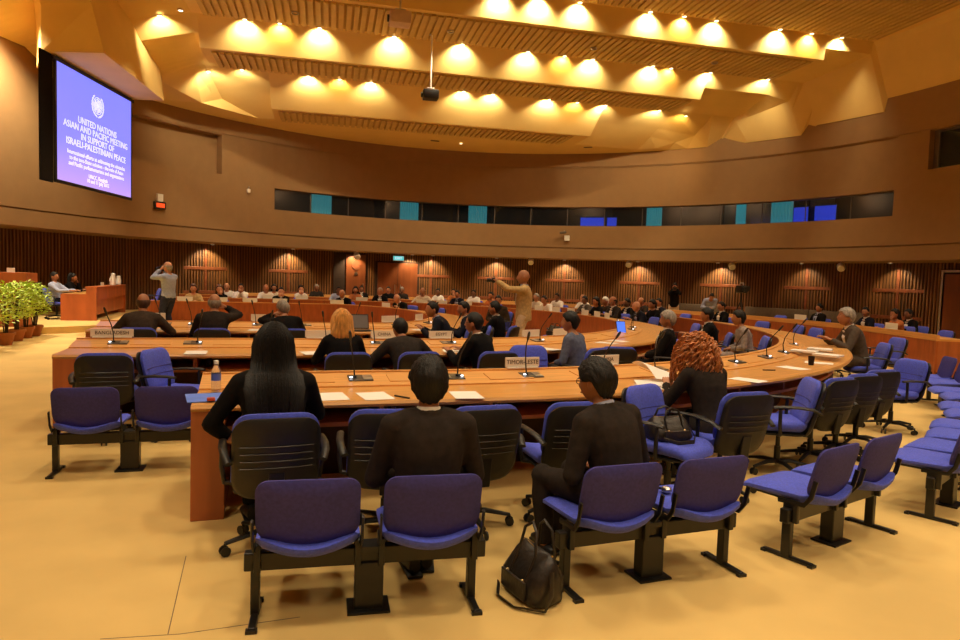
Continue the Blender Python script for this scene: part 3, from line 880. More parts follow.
for key, x, off, turn, lab in (
    ('bald1', 140, 1.25, 0, 'office chair under the balding man in the brown suit at the inner desk'),
    ('bald2', 213, 1.25, 0, 'office chair under the balding man in the dark suit at the inner desk'),
    ('hand', 289, 1.25, 4, 'office chair under the man leaning his head on his hand')):
    SEAT[key] = chair_row(3, x, 'near', lab, off, turn, G3)
for key, x, side, off, turn, lab in (
    ('navy1', 452, (-.5, 1.2), 1.3, 40, 'office chair under the leaning man in navy at the inner desk end'),
    ('navy2', 474, (.2, 1.5), 1.35, 30, 'office chair under the upright man in navy at the inner desk end'),
    ('n3', 432, (PI * .55, PI), 1.0, 10, 'empty blue office chair at the far turn of the inner desk'),
    ('n4', 555, (.8, PI * .7), 2.6, 0, 'empty blue office chair beside the standing man in the tan jacket')):
    SEAT[key] = chair_row(3, x, side, lab, off, turn, G3)
# ================================================================== people
JOBS = []        # meshes that get a voxel remesh: (object, voxel, extra MB, materials, smooth iterations)
def rot_to(d, up=Vector((0, 0, 1))):
    """matrix whose y axis is d"""
    y = d.normalized(); x = y.cross(up)
    if x.length < 1e-4: x = Vector((1, 0, 0))
    x.normalize(); z = x.cross(y)
    return Matrix((x, y, z)).transposed()
def head_pt(az, el, grow=0.0):
    x, y, z = math.cos(el) * math.sin(az), math.cos(el) * math.cos(az), math.sin(el)
    X, Y, Z = x * .081, y * .102, z * .124
    if z < 0:
        t = -z; X *= 1 - .22 * t * t - .06 * t
        if y < 0: Y *= 1 - .30 * t
        else: Y *= 1 + .10 * t
    elif y < 0: Y *= 1.06
    G = lambda v, c, w: math.exp(-((v - c) / w) ** 2)
    if y > 0:
        a = abs(az)
        Y += .024 * G(az, 0, .15) * (G(z, -.20, .13) + .55 * G(z, -.02, .14)) * .85
        Y -= .011 * G(a, .40, .17) * G(z, .07, .10)
        Y += .005 * G(a, .35, .25) * G(z, .23, .08)
        Y += .006 * G(az, 0, .28) * G(z, -.50, .09)
        Y += .012 * G(az, 0, .35) * G(z, -.88, .16)
    p = Vector((X, Y, Z))
    if grow: p += Vector((x, y, z)) * grow
    return p
def hairline(az, front=.50):
    a = abs(az)
    if a < .75: return front
    if a < 1.25: return front + (.02 - front) * (a - .75) / .5
    if a < 1.75: return .02
    if a < 2.15: return .02 - .62 * (a - 1.75) / .40
    return -.60 - .18 * min(1, (a - 2.15) / .5)
def hair_shell(mb, M, grow=.014, front=.50, n=30, m=9, lump=.003, top=1.0, seed=1):
    rnd = random.Random(seed); rs = []
    for i in range(m + 1):
        f = i / m; r = []
        for k in range(n):
            az = -PI + 2 * PI * k / n
            e0 = math.asin(max(-.95, min(.95, hairline(az, front)))); e1 = math.radians(86)
            el = e0 + (e1 - e0) * f
            g = (-.006 if i == 0 else grow * (.75 if i == 1 else 1.0)) + (rnd.uniform(-lump, lump) if 0 < i else 0)
            r.append(M @ head_pt(az, el, g))
        rs.append(r)
    mb.rings(rs)
def hair_fringe(mb, M, grow=.010, n=22, m=4):
    rs = []
    for i in range(m + 1):
        f = i / m; r = []
        for k in range(n + 1):
            az = 1.25 + (2 * PI - 2.5) * k / n
            a = az if az <= PI else az - 2 * PI
            z0 = hairline(a); z1 = .40 if abs(a) > 1.6 else .25
            el = math.asin(z0 + (z1 - z0) * f)
            r.append(M @ head_pt(a, el, -.004 if i in (0, m) else grow))
        rs.append(r)
    mb.rings(rs, close=False)
def add_head(mb, M, lod):
    n, m = (36, 26) if lod == 0 else ((24, 18) if lod == 1 else (16, 12))
    rs = []
    for i in range(1, m):
        el = -PI / 2 + PI * i / m
        rs.append([M @ head_pt(-PI + 2 * PI * k / n, el) for k in range(n)])
    mb.rings(rs, mi=0)
    R3 = M.to_3x3()
    for s in (-1, 1):
        mb.ball(M @ Vector((s * .079, -.010, -.008)), (.011, .024, .033), 8, 6, 0, R3)
        if lod < 2:
            mb.ball(M @ Vector((s * .031, .0785, .008)), (.013, .009, .008), 8, 6, 3, R3)
            mb.ball(M @ Vector((s * .031, .0835, .008)), .0055, 6, 5, 1, R3)
            mb.ball(M @ Vector((s * .034, .088, .028)), (.018, .004, .004), 8, 5, 1, R3)
        else:
            mb.ball(M @ Vector((s * .031, .084, .010)), (.014, .006, .007), 6, 5, 1, R3)
    mb.ball(M @ Vector((0, .100, -.058)), (.022, .006, .008), 8, 5, 2, R3)
def add_hand(mb, wrist, d, up, side, curl=.5, n=6):
    """palm and five fingers; d = forearm direction, up = back of the hand"""
    y = d.normalized(); z = (up - y * up.dot(y)).normalized(); x = y.cross(z)
    L = lambda a, b, c: wrist + x * (a * side) + y * b + z * c
    mb.tube([L(0, -.03, 0), L(0, .02, 0), L(0, .055, 0), L(0, .090, -.002)], [(.024, .020), (.030, .017), (.040, .015), (.038, .012)], 10, sx=1, up=z)
    for k, (ox, ln) in enumerate(((-.028, .070), (-.009, .080), (.010, .075), (.028, .058))):
        a = curl * .9; pts = [L(ox, .080, 0)]; ang = 0; b, c = .080, 0.0
        for q in range(3):
            ang += a * (.5 if q == 0 else .8); st = ln * (.42, .32, .26)[q]
            b += st * math.cos(ang); c -= st * math.sin(ang); pts.append(L(ox * 1.05, b, c))
        mb.tube(pts, [.0095, .009, .0082, .0062], n)
    mb.tube([L(-.022, .010, -.004), L(-.050, .040, -.010), L(-.054, .070, -.020 - .01 * curl), L(-.044, .092, -.028 - .012 * curl)], [.014, .012, .0095, .007], n)
def ik(S, H, l1, l2, pole):
    d = H - S; L = d.length
    if L > (l1 + l2) * .995: H = S + d * ((l1 + l2) * .995 / L); d = H - S; L = d.length
    L = max(L, .12)
    a = (l1 * l1 - l2 * l2 + L * L) / (2 * L); h = math.sqrt(max(0, l1 * l1 - a * a))
    u = d.normalized(); p = (pole - u * pole.dot(u))
    p = p.normalized() if p.length > 1e-4 else Vector((0, 0, -1))
    return S + u * a + p * h, H
def person(label, pos, rz, hz=.515, lean=8, bend=0, twist=0, hyaw=0, hpitch=0, hroll=0, hands=None, stand=False, feet=None, legs=True,
           skin=M_skin2, top=M_charc, bottom=None, hair='short', hairm=M_hblack, collar=None, tie=None, lod=2, scale=.96, sleeves=True, glasses=False,
           female=False, group=None, curl=.6, shoe=M_black, jacket=True, z0=0.0, vnecked=True, slim=1.0):
    bottom = bottom or top
    rad = math.radians
    P = Vector((0, 0, hz if not stand else .93))
    d = Vector((math.sin(rad(bend)), math.sin(rad(lean)), math.cos(rad(lean)) * math.cos(rad(bend)))).normalized()
    # the spine bends: straighter at the pelvis, more at the chest
    def sp(t):
        k = t / .50
        dd = Vector((d.x, d.y * (.75 + .5 * k), d.z)).normalized()
        return P + dd * t
    fwd = Vector((0, 1, 0)); 
    def frame(t):
        tw = rad(twist) * min(1, t / .45)
        y0 = Vector((-math.sin(tw), math.cos(tw), 0))
        x0 = Vector((math.cos(tw), math.sin(tw), 0))
        dd = (sp(t + .02) - sp(t - .02)).normalized()
        y0 = (y0 - dd * y0.dot(dd)).normalized(); x0 = y0.cross(dd).normalized()
        return x0, y0, dd
    sw = .90 if female else 1.0
    sw *= slim
    tors = [(-.10, .150, .105), (-.05, .172, .125), (.02, .165, .125), (.10, .148, .115), (.20, .152, .118), (.30, .168, .125), (.38, .178, .118), (.435, .165, .098), (.475, .110, .078), (.505, .068, .066)]
    if female: tors = [(t, w * (1.02 if t < .05 else .90), q * (1.0 if t < .25 or t > .4 else 1.05)) for t, w, q in tors]
    def torso(mb, g, t_lo=-.10, t_hi=.505, n=16, mi=0):
        rs = []
        for t, w, q in tors:
            if t < t_lo or t > t_hi: continue
            x0, y0, dd = frame(t); c = sp(t)
            rs.append([c + x0 * math.cos(2 * PI * k / n) * (w * slim + g) + y0 * math.sin(2 * PI * k / n) * (q * slim + g) for k in range(n)])
        mb.rings(rs, mi=mi)
    x0, y0, dd = frame(.42)
    Sh = {s: sp(.425) + x0 * (s * .178 * sw) - y0 * .005 for s in (-1, 1)}
    # neck and head
    nb = sp(.47) + frame(.47)[1] * .0
    hd = (frame(.47)[2] + Vector((0, .18 + .4 * math.sin(rad(-hpitch)), .45))).normalized()
    hc = nb + hd * .178
    yaw = rad(twist + hyaw)
    HM = Matrix.Translation(hc) @ (Matrix.Rotation(yaw, 4, 'Z') @ Matrix.Rotation(rad(hpitch), 4, 'X') @ Matrix.Rotation(rad(hroll), 4, 'Y'))
    # arms
    hands = hands or {}
    T = Matrix.Translation(Vector((0, 0, 0)))
    arm = {}
    for s in (-1, 1):
        h = hands.get(s, hands.get(0, 'desk'))
        if h == 'desk': tgt = Vector((s * .14, .43, .80)); pole = Vector((s * .5, -.3, -.6)); up = Vector((0, 0, 1))
        elif h == 'lap': tgt = Vector((s * .08, .27, hz + .11)); pole = Vector((s * .7, -.5, -.3)); up = Vector((0, .3, 1))
        elif h == 'wide': tgt = Vector((s * .20, .38, .80)); pole = Vector((s * .7, -.3, -.5)); up = Vector((0, 0, 1))
        elif h == 'face': tgt = hc + (HM.to_3x3() @ Vector((s * .045, .115, -.125))); pole = Vector((s * .45, .1, -1)); up = Vector((0, 1, .2))
        elif h == 'temple': tgt = hc + (HM.to_3x3() @ Vector((s * .125, .045, -.05))); pole = Vector((s * .9, .3, -.8)); up = Vector((s, 0, .2))
        elif h == 'camera': tgt = hc + (HM.to_3x3() @ Vector((s * .065, .13, -.045))); pole = Vector((s * .6, .2, -1)); up = Vector((s, .2, .5))
        elif h == 'reach': tgt = hc + (HM.to_3x3() @ Vector((s * .05, .46, -.07))); pole = Vector((s * .4, -.1, -1)); up = Vector((s * .6, 0, 1))
        elif h == 'side': tgt = Vector((s * .24, .05, P.z - .12)); pole = Vector((s * .3, -1, 0)); up = Vector((s, 0, 0))
        else: tgt = Vector(h[:3]); pole = Vector(h[3:6]) if len(h) > 3 else Vector((s * .6, -.4, -.5)); up = Vector((0, 0, 1))
        E_, H_ = ik(Sh[s], tgt, .285, .265, pole)
        arm[s] = (Sh[s], E_, H_, up)
    # legs
    lg = {}
    for s in (-1, 1):
        hp = P + Vector((s * .095, 0, -.01))
        if stand:
            f = (feet or {}).get(s, (s * .10, 0, .085)); an = Vector(f)
            kn, an = ik(hp, an, .43, .43, Vector((0, 1, 0)))
        else:
            f = (feet or {}).get(s, (s * .11, .40, .085)); an = Vector(f)
            kn, an = ik(hp, an, .44, .42, Vector((s * .12, .7, 1)))
        lg[s] = (hp, kn, an)
    def arm_tube(mb, s, g, upto=1.0, mi=0):
        a, b, c, up = arm[s]; w = b.lerp(c, upto)
        fr = .9 if female else 1.0
        mb.tube([a + (a - b).normalized() * .02, a.lerp(b, .25), a.lerp(b, .6), b, b.lerp(w, .3), w], [.058 * fr + g, .054 * fr + g, .047 * fr + g, .043 * fr + g, .042 * fr + g, (.028 if upto > .9 and g < .005 else .036) * fr + g * .6], 10, mi=mi)
        mb.ball(a, (.060 + g) * fr, 10, 7, mi); mb.ball(b, .042 * fr + g, 8, 6, mi)
        # shoulder slope
        t = sp(.46) + frame(.46)[0] * (s * .05)
        mb.tube([t, t.lerp(a, .6), a], [.060 + g, .060 + g, .054 + g], 10, mi=mi)
    def leg_tube(mb, s, g, mi=0, upto=1.0):
        a, b, c = lg[s]; w = b.lerp(c, upto)
        mb.tube([a, a.lerp(b, .3), a.lerp(b, .75), b, b.lerp(w, .3), b.lerp(w, .7), w], [.088 + g, .084 + g, .066 + g, .058 + g, .056 + g, .044 + g, .038 + g * 1.1], 12, mi=mi)
        mb.ball(b, .057 + g, 8, 6, mi)
    # body
    mb = MB(); torso(mb, -.004)
    mb.tube([nb - frame(.47)[2] * .05, nb + hd * .04, nb + hd * .10, hc + HM.to_3x3() @ Vector((0, -.022, -.03))], [.062, .052, .051, .048], 12)
    for s in (-1, 1):
        arm_tube(mb, s, -.002)
        if legs: leg_tube(mb, s, -.003)
    vox = (.016, .024, .036)[lod]
    o = obj('person', mb.mesh('person', [skin, M_eye, M_lip, M_white]), None, None)
    tag(o, label, 'person', group)
    ex = MB(); add_head(ex, HM, lod)
    for s in (-1, 1):
        a, b, c, up = arm[s]; add_hand(ex, c, (c - b), up, s, curl, 6 if lod < 2 else 4)
    JOBS.append((o, vox, ex, 3, 1.0))
    # clothes
    g = .016 if jacket else .013
    mb = MB(); torso(mb, g, -.10 if jacket else -.05, .475)
    if jacket:      # collar of the jacket
        c1, c2 = sp(.455), sp(.50)
        xa, ya, da = frame(.47)
        rs = []
        for c, w, q in ((c1, .10, .085), (sp(.478), .078, .076), (sp(.515) - ya * .010, .064, .070)):
            rs.append([c + xa * math.cos(2 * PI * k / 14) * w + ya * math.sin(2 * PI * k / 14) * q for k in range(14)])
        mb.rings(rs)
    for s in (-1, 1): arm_tube(mb, s, g * .9, .93 if sleeves is True else sleeves)
    if stand and jacket:
        for t in (0,):
            rs = []
            for t, w, q in ((.06, .175, .135), (-.04, .185, .145), (-.10, .19, .15)):
                c = P + Vector((0, 0, t)); rs.append([c + Vector((math.cos(2 * PI * k / 14) * w * slim, math.sin(2 * PI * k / 14) * q * slim, 0)) for k in range(14)])
            mb.rings(rs)
    cl = obj('jacket' if jacket else 'shirt', mb.mesh('jacket', [top]), o)
    JOBS.append((cl, (.014, .022, .032)[lod], None, 3, 1.0))
    if legs:
        mb = MB(); torso(mb, .005, -.10, .03 if not jacket else .12)
        for s in (-1, 1): leg_tube(mb, s, .012, 0, .94)
        tr = obj('trousers', mb.mesh('trousers', [bottom]), o)
        JOBS.append((tr, (.016, .024, .036)[lod], None, 3, 1.0))
        for s in (-1, 1):
            a, b, c = lg[s]
            fd = Vector((s * .12, 1, 0)).normalized()
            mb = MB()
            hl = Vector((c.x, c.y, c.z)) - fd * .035
            mb.tube([hl + Vector((0, 0, -.02)) - fd * .035, hl + fd * .03 + Vector((0, 0, -.015)), hl + fd * .11 + Vector((0, 0, -.038)), hl + fd * .19 + Vector((0, 0, -.052)), hl + fd * .235 + Vector((0, 0, -.06))],
                    [(.032, .045), (.042, .060), (.045, .042), (.046, .028), (.030, .018)], 12)
            mb.bbox(hl + fd * .09 + Vector((0, 0, -.072)), (.085, .29, .018), .006, Matrix.Rotation(-s * .12, 3, 'Z'))
            mb.build('shoe', shoe, o, 40)
    if collar is not None:
        xa, ya, da = frame(.49); mb = MB(); rs = []
        for t, w in ((.478, .072), (.500, .066), (.527, .0605), (.528, .054), (.48, .054)):
            c = sp(.47) + (hd * .6 + da * .4) * (t - .47)
            rs.append([c + xa * math.cos(2 * PI * k / 16) * w + ya * math.sin(2 * PI * k / 16) * w * 1.08 for k in range(16)])
        mb.rings(rs, cap=False); mb.build('shirt_collar', collar, o, 50)
        if vnecked and jacket:
            # shirt front and tie between the lapels
            def fp(t, x, out):
                xx, yy, _ = frame(t); w = [q for tt, _, q in tors if tt >= t - .0001][0]
                return sp(t) + xx * x + yy * ((w * slim + g + .006 + out) * math.sqrt(max(0, 1 - (x / .19) ** 2)))
            mb = MB(); rs = []
            for t, w in ((.17, .004), (.24, .030), (.31, .052), (.38, .066), (.44, .055), (.475, .045)):
                rs.append([fp(t, -w, .0), fp(t, 0, .006), fp(t, w, .0), fp(t, 0, -.02)])
            mb.rings(rs); mb.build('shirt_front', collar, o)
            if tie is not None:
                mb = MB(); rs = []
                for t, w in ((.18, .010), (.23, .024), (.34, .017), (.45, .012), (.468, .018)):
                    rs.append([fp(t, -w, .007), fp(t, 0, .013), fp(t, w, .007), fp(t, 0, -.012)])
                mb.rings(rs); mb.build('tie', tie, o)
    # hair
    mb = MB()
    if hair == 'short': hair_shell(mb, HM, .013, .52, seed=len(JOBS))
    elif hair == 'thick': hair_shell(mb, HM, .022, .46, n=60 if lod == 0 else 36, m=22 if lod == 0 else 11, lump=.0045, seed=len(JOBS))
    elif hair == 'fringe': hair_fringe(mb, HM)
    elif hair in ('bob', 'long'):
        hair_shell(mb, HM, .020, .50, seed=len(JOBS))
        rnd = random.Random(3); n = 44; rs = []
        xa, ya, da = frame(.45)
        hx, hy = HM.to_3x3() @ Vector((1, 0, 0)), HM.to_3x3() @ Vector((0, 1, 0))
        up = HM.to_3x3() @ Vector((0, 0, 1))
        lev = [(hc + up * .055, .100, .110, hx, hy, 0), (hc + up * .0, .108, .116, hx, hy, 0), (hc - up * .07 - hy * .02, .112, .108, hx, hy, .1), (hc - up * .13 - hy * .05, .118, .090, hx, hy, .25)]
        if hair == 'bob': lev += [(hc - up * .185 - hy * .055, .112, .080, hx, hy, .3), (hc - up * .225 - hy * .05, .100, .07, hx, hy, .35)]
        else:
            back = lambda t, e: sp(t) - frame(t)[1] * e
            lev += [(back(.46, .075), .140, .065, xa, ya, .2), (back(.38, .125), .150, .050, xa, ya, .0), (back(.28, .135), .138, .042, xa, ya, 0), (back(.20, .135), .110, .034, xa, ya, 0), (back(.13, .132), .06, .022, xa, ya, 0)]
        jit = [rnd.uniform(.90, 1.10) for _ in range(n)]
        for i, (c, w, q, hx_, hy_, cut) in enumerate(lev):
            r = []
            for k in range(n):
                a = 2 * PI * k / n
                sx, sy = math.cos(a), math.sin(a)
                # leave the face free: push the front of the ring back
                yy = sy * q if sy < 0 else sy * q * .12
                j = 1 + (jit[k] - 1) * min(1, i / 3)
                r.append(c + hx_ * sx * w * j + hy_ * (yy * j - .012) - up * (0 if i < len(lev) - 1 else rnd.uniform(0, .03)))
            rs.append(r)
        mb.rings(rs)
        if lod < 2:      # loose strands over the mass of hair
            for q in range(420 if lod == 0 else 160):
                a = rnd.uniform(PI + .05, 2 * PI - .05) if rnd.random() < .8 else rnd.choice((rnd.uniform(-.25, .1), rnd.uniform(PI - .1, PI + .25)))
                sx, sy = math.cos(a), math.sin(a); o1 = rnd.uniform(.98, 1.07); ph = rnd.uniform(0, 6.28); stop = rnd.uniform(.72, 1.0) if hair == 'long' else rnd.uniform(.85, 1.06)
                az = math.atan2(sx, sy)
                pts = [HM @ head_pt(az, math.radians(e), .024) for e in (82, 62, 42)]
                nl = len(lev); cnt = max(3, int(round(nl * stop)))
                for i, (c, w, q_, hx_, hy_, cut) in enumerate(lev[:cnt]):
                    wob = 1 + .05 * math.sin(ph + i * 1.4)
                    pts.append(c + hx_ * (sx * w * o1 * wob) + hy_ * ((sy if sy < 0 else sy * .12) * q_ * o1 - .014))
                mb.tube(pts, [.003] + [.0055] * (len(pts) - 2) + [.0015], 4)
    elif hair == 'curly':
        hair_shell(mb, HM, .035, .55, seed=5)
        rnd = random.Random(11)
        for q in range(230):
            az = rnd.uniform(.75, 2 * PI - .75); el = math.asin(rnd.uniform(-.35, .97))
            st = HM @ head_pt(az, el, .03)
            out = (st - hc); out.z = 0; out = out.normalized() if out.length > .01 else Vector((0, -1, 0))
            ln = rnd.uniform(.18, .34); turns = rnd.uniform(2.2, 3.6); ph = rnd.uniform(0, 6.28); rr = rnd.uniform(.012, .019)
            pts = []; ns = 20
            for i in range(ns + 1):
                f = i / ns
                c = st + out * (.12 * math.sin(f * 1.9) * (.6 + .5 * rnd.random() * .2)) + Vector((0, 0, -ln * f * f - .02 * f))
                side_ = Vector((-out.y, out.x, 0))
                a = ph + turns * 2 * PI * f
                pts.append(c + side_ * (rr * math.cos(a)) + (Vector((0, 0, 1)) * .6 + out * .8) * (rr * math.sin(a)))
            mb.tube(pts, [.0075] * 4 + [.007] * (ns - 5) + [.004, .002], 4)
    elif hair == 'cap':
        hair_shell(mb, HM, .016, .40, seed=2)
    if mb.v: mb.build('hair' if hair != 'cap' else 'cap', hairm, o, 60)
    if glasses:
        mb = MB(); 
        for s in (-1, 1):
            pts = [HM @ Vector((s * .033 + .022 * math.cos(a), .100, .008 + .016 * math.sin(a))) for a in [2 * PI * k / 12 for k in range(13)]]
            mb.tube(pts, .0022, 5)
            mb.tube([HM @ Vector((s * .055, .098, .012)), HM @ Vector((s * .080, .06, .012)), HM @ Vector((s * .083, -.02, .008))], .0022, 5)
        mb.tube([HM @ Vector((-.011, .102, .010)), HM @ Vector((.011, .102, .010))], .002, 5)
        mb.build('glasses', M_black, o)
    o.location = (pos[0], pos[1], z0); o.rotation_euler = (0, 0, rz); o.scale = (scale,) * 3
    o['_head'] = tuple(hc)
    return o, HM, arm
def finish_people():
    for o, vox, ex, it, f in JOBS:
        m = o.modifiers.new('remesh', 'REMESH'); m.mode = 'VOXEL'; m.voxel_size = vox; m.use_smooth_shade = True
        m2 = o.modifiers.new('smooth', 'SMOOTH'); m2.iterations = it; m2.factor = .5
    dg = bpy.context.evaluated_depsgraph_get()
    for o, vox, ex, it, f in JOBS:
        me = bpy.data.meshes.new_from_object(o.evaluated_get(dg), depsgraph=dg)
        old = o.data
        if ex is not None:
            n = len(me.vertices); co = [0.0] * (3 * n); me.vertices.foreach_get('co', co)
            vs = [tuple(co[3 * i:3 * i + 3]) for i in range(n)] + ex.v
            fs = [tuple(p.vertices) for p in me.polygons] + [tuple(i + n for i in q) for q in ex.f]
            mi = [0] * len(me.polygons) + ex.m
            m3 = bpy.data.meshes.new('person'); m3.from_pydata(vs, [], fs)
            for mm in old.materials: m3.materials.append(mm)
            m3.polygons.foreach_set('material_index', mi)
            bm = bmesh.new(); bm.from_mesh(m3); bmesh.ops.recalc_face_normals(bm, faces=bm.faces); bm.to_mesh(m3); bm.free()
            me = m3
        else:
            me.materials.clear()
            for mm in old.materials: me.materials.append(mm)
        me.polygons.foreach_set('use_smooth', [True] * len(me.polygons))
        o.modifiers.clear(); o.data = me; me.name = o.name
        if '_head' in o: del o['_head']
# ---- who sits where
def on_chair(key, label, fw=-.02, turn=0, dx=0, **kw):
    ch, p, rz = SEAT[key]
    f = Vector((-math.sin(rz), math.cos(rz), 0)); r_ = Vector((math.cos(rz), math.sin(rz), 0))
    q = p + f * fw + r_ * dx
    return person(label, q, rz + math.radians(turn), **kw)
def on_bench(key, seat, label, turn=0, **kw):
    b = bench_objs[key]; rz = b.rotation_euler.z
    f = Vector((-math.sin(rz), math.cos(rz), 0)); r_ = Vector((math.cos(rz), math.sin(rz), 0))
    q = Vector(b.location) + r_ * (.28 * seat + kw.pop('dx', 0)) + f * .02
    return person(label, q, rz + math.radians(turn), hz=.455, **kw)
W, LB = M_shirtw, M_shirtb
# people close by
on_chair('woman', 'long black-haired woman in a black top, seated at the outer desk, seen from behind', .04, lod=0, lean=9, hair='long', hairm=M_hblack, top=M_blackc, bottom=M_blackc, female=True, skin=M_skin2, jacket=False, hands={-1: (-.15, .14, .53, -1, -.15, 0), 1: 'desk'}, scale=1.0, sleeves=.5, slim=1.15)
on_bench(-5.5, 1, 'black-haired man in a dark suit with a white collar, sitting on a blue bench', lod=0, lean=4, hands={0: 'lap'}, top=M_charc, collar=W, skin=M_skin2, hair='thick', scale=.97, feet={-1: (-.03, .30, .085), 1: (.06, .36, .085)})
on_bench(2.15, -1, 'man with glasses in a dark suit sitting on a blue bench near the leather bag', turn=16, dx=.11, lod=0, lean=13, bend=-2, hyaw=12, hpitch=-8, hands={0: 'lap'}, top=M_charc, collar=LB, skin=M_skin2, hair='thick', glasses=True, scale=.97, feet={-1: (-.22, .36, .085), 1: (-.06, .46, .085)})
on_chair('curly', 'woman with long curly auburn hair in a dark jacket at the outer desk', .10, lod=0, lean=16, hyaw=10, hpitch=-10, hair='curly', hairm=M_hred, top=M_charc, female=True, skin=M_skin1, hands={0: 'desk'})
on_chair('grey', 'grey-haired man in a grey suit leaning on the outer desk beside paper stacks', .10, lod=0, lean=14, hpitch=4, hair='thick', hairm=M_hgrey, top=M_greysuit, collar=W, skin=M_skin2, hands={0: 'desk'}, scale=1.06)
# middle row
on_chair('blond', 'woman with shoulder-length blond hair in a black jacket at the middle desk', .06, lod=1, lean=10, hpitch=-6, hair='bob', hairm=M_hblond, top=M_blackc, female=True, skin=M_skin1)
on_chair('bent', 'man in a dark suit bending over the middle desk by the Egypt nameplate', .10, lod=1, lean=28, hpitch=-22, top=M_charc, hair='short', hands={0: 'wide'}, collar=None)
on_chair('glass', 'man with glasses in a black suit turned sideways at the middle desk', .06, lod=1, turn=34, lean=12, hyaw=10, top=M_blackc, collar=W, hair='short', glasses=True, skin=M_skin2)
on_chair('tunic', 'dark-haired man in a blue denim tunic at the middle desk', .04, lod=1, turn=12, lean=8, hyaw=14, top=M_shirtgb, hair='thick', jacket=False, skin=M_skin2, hands={0: 'lap'})
on_chair('greyhair', 'grey-haired man in a black suit sitting back, reading at the middle desk turn', .0, lod=1, lean=-4, hpitch=-6, top=M_blackc, collar=W, tie=M_navy, hair='thick', hairm=M_hgrey, skin=M_skin2, hands={0: 'lap'})
on_chair('g2', 'black-haired man in a dark suit half hidden behind the curly-haired woman', .04, lod=1, lean=6, top=M_blackc, collar=W, hair='thick', hands={0: 'desk'})
on_chair('g3', 'black-haired man in a grey shirt leaning forward past the middle desk turn', .04, lod=1, lean=10, top=cloth('pale_grey', (.30, .25, .23)), jacket=False, hair='thick', skin=M_skin2, hands={0: 'lap'})
# inner row
on_chair('bald1', 'balding man in a brown-grey suit at the inner desk end', .06, lod=1, lean=12, hyaw=6, top=M_brownsuit, hair='fringe', hairm=M_hbrown, skin=M_skin2, hands={0: 'wide'}, scale=.99)
on_chair('bald2', 'balding grey-haired man in a dark suit at the inner desk', .06, lod=1, lean=10, top=M_charc, hair='fringe', hairm=M_hgrey, skin=M_skin2, hands={-1: 'desk', 1: 'temple'}, scale=1.0)
on_chair('hand', 'man with greying hair leaning his head on his left hand at the inner desk', .06, lod=1, lean=14, bend=-6, hroll=-14, hyaw=16, hpitch=-8, top=M_blackc, hair='short', hairm=M_hgrey, skin=M_skin1, hands={-1: 'temple', 1: 'desk'})
on_chair('navy1', 'man in a navy suit leaning over the end of the inner desk', .06, lod=1, lean=20, hyaw=20, top=M_navy, hair='short', collar=LB, skin=M_skin2, hands={0: 'desk'}, scale=.99)
on_chair('navy2', 'second man in a navy suit sitting close beside the leaning man in navy', .04, lod=1, lean=10, hyaw=24, top=M_navy, hair='short', collar=W, skin=M_skin2, hands={0: 'desk'})
def seat_px(k, x, side, label, off=1.30, turn=0, chair=True, **kw):
    p, nr, q = row_pt(k, off, x, side, 1.1)
    rz = math.atan2(-nr.y, -nr.x) - PI / 2
    if chair:
        place_chair(p - Vector((-nr.x, -nr.y, 0)) * .03, rz, 'office chair under the ' + label[:1].lower() + ' '.join(label.split()[:7])[1:], 'office chairs under the far delegates')
    return person(label, p, rz + math.radians(turn), **kw)
p, nr, q = row_pt(3, 1.6, 500, (-.3, 1.2), 1.1)
rz = math.atan2(-nr.y, -nr.x) - PI / 2
place_chair(p, rz, 'office chair under the black-haired man between the glasses man and the blue chair', G3)
person('black-haired man in a black suit sitting behind the man with glasses', p, rz, lod=1, lean=6, top=M_blackc, collar=W, hair='short')
FARL = (PI, PI + 8)
DARK = dict(top=M_blackc, collar=W)
# far side of the inner row, facing us
seat_px(3, 194, FARL, 'brown-haired woman in a beige blouse at the far inner desk end', hair='bob', hairm=M_hbrown, top=M_tan, female=True, jacket=False, skin=M_skin1, hands={0: 'desk'})
seat_px(3, 220, FARL, 'dark-haired woman in a black jacket resting her chin on her hand', hair='bob', hairm=M_hbrown, top=M_blackc, female=True, skin=M_skin1, hands={-1: 'face', 1: 'desk'})
seat_px(3, 281, FARL, 'man in a dark suit with both hands at his mouth', hair='short', skin=M_skin1, hands={0: 'face'}, lean=14, **DARK)
seat_px(3, 346, (2.2, PI + 3), 'bald man in a dark suit leaning over the far inner desk', hair='fringe', hairm=M_hgrey, skin=M_skin2, lean=18, turn=-14, **DARK)
seat_px(3, 405, (1.5, PI), 'white-haired man in a dark suit bowed over papers at the far inner turn', hair='fringe', hairm=M_hgrey, skin=M_skin1, lean=26, hpitch=-20, turn=10, off=1.0, **DARK)
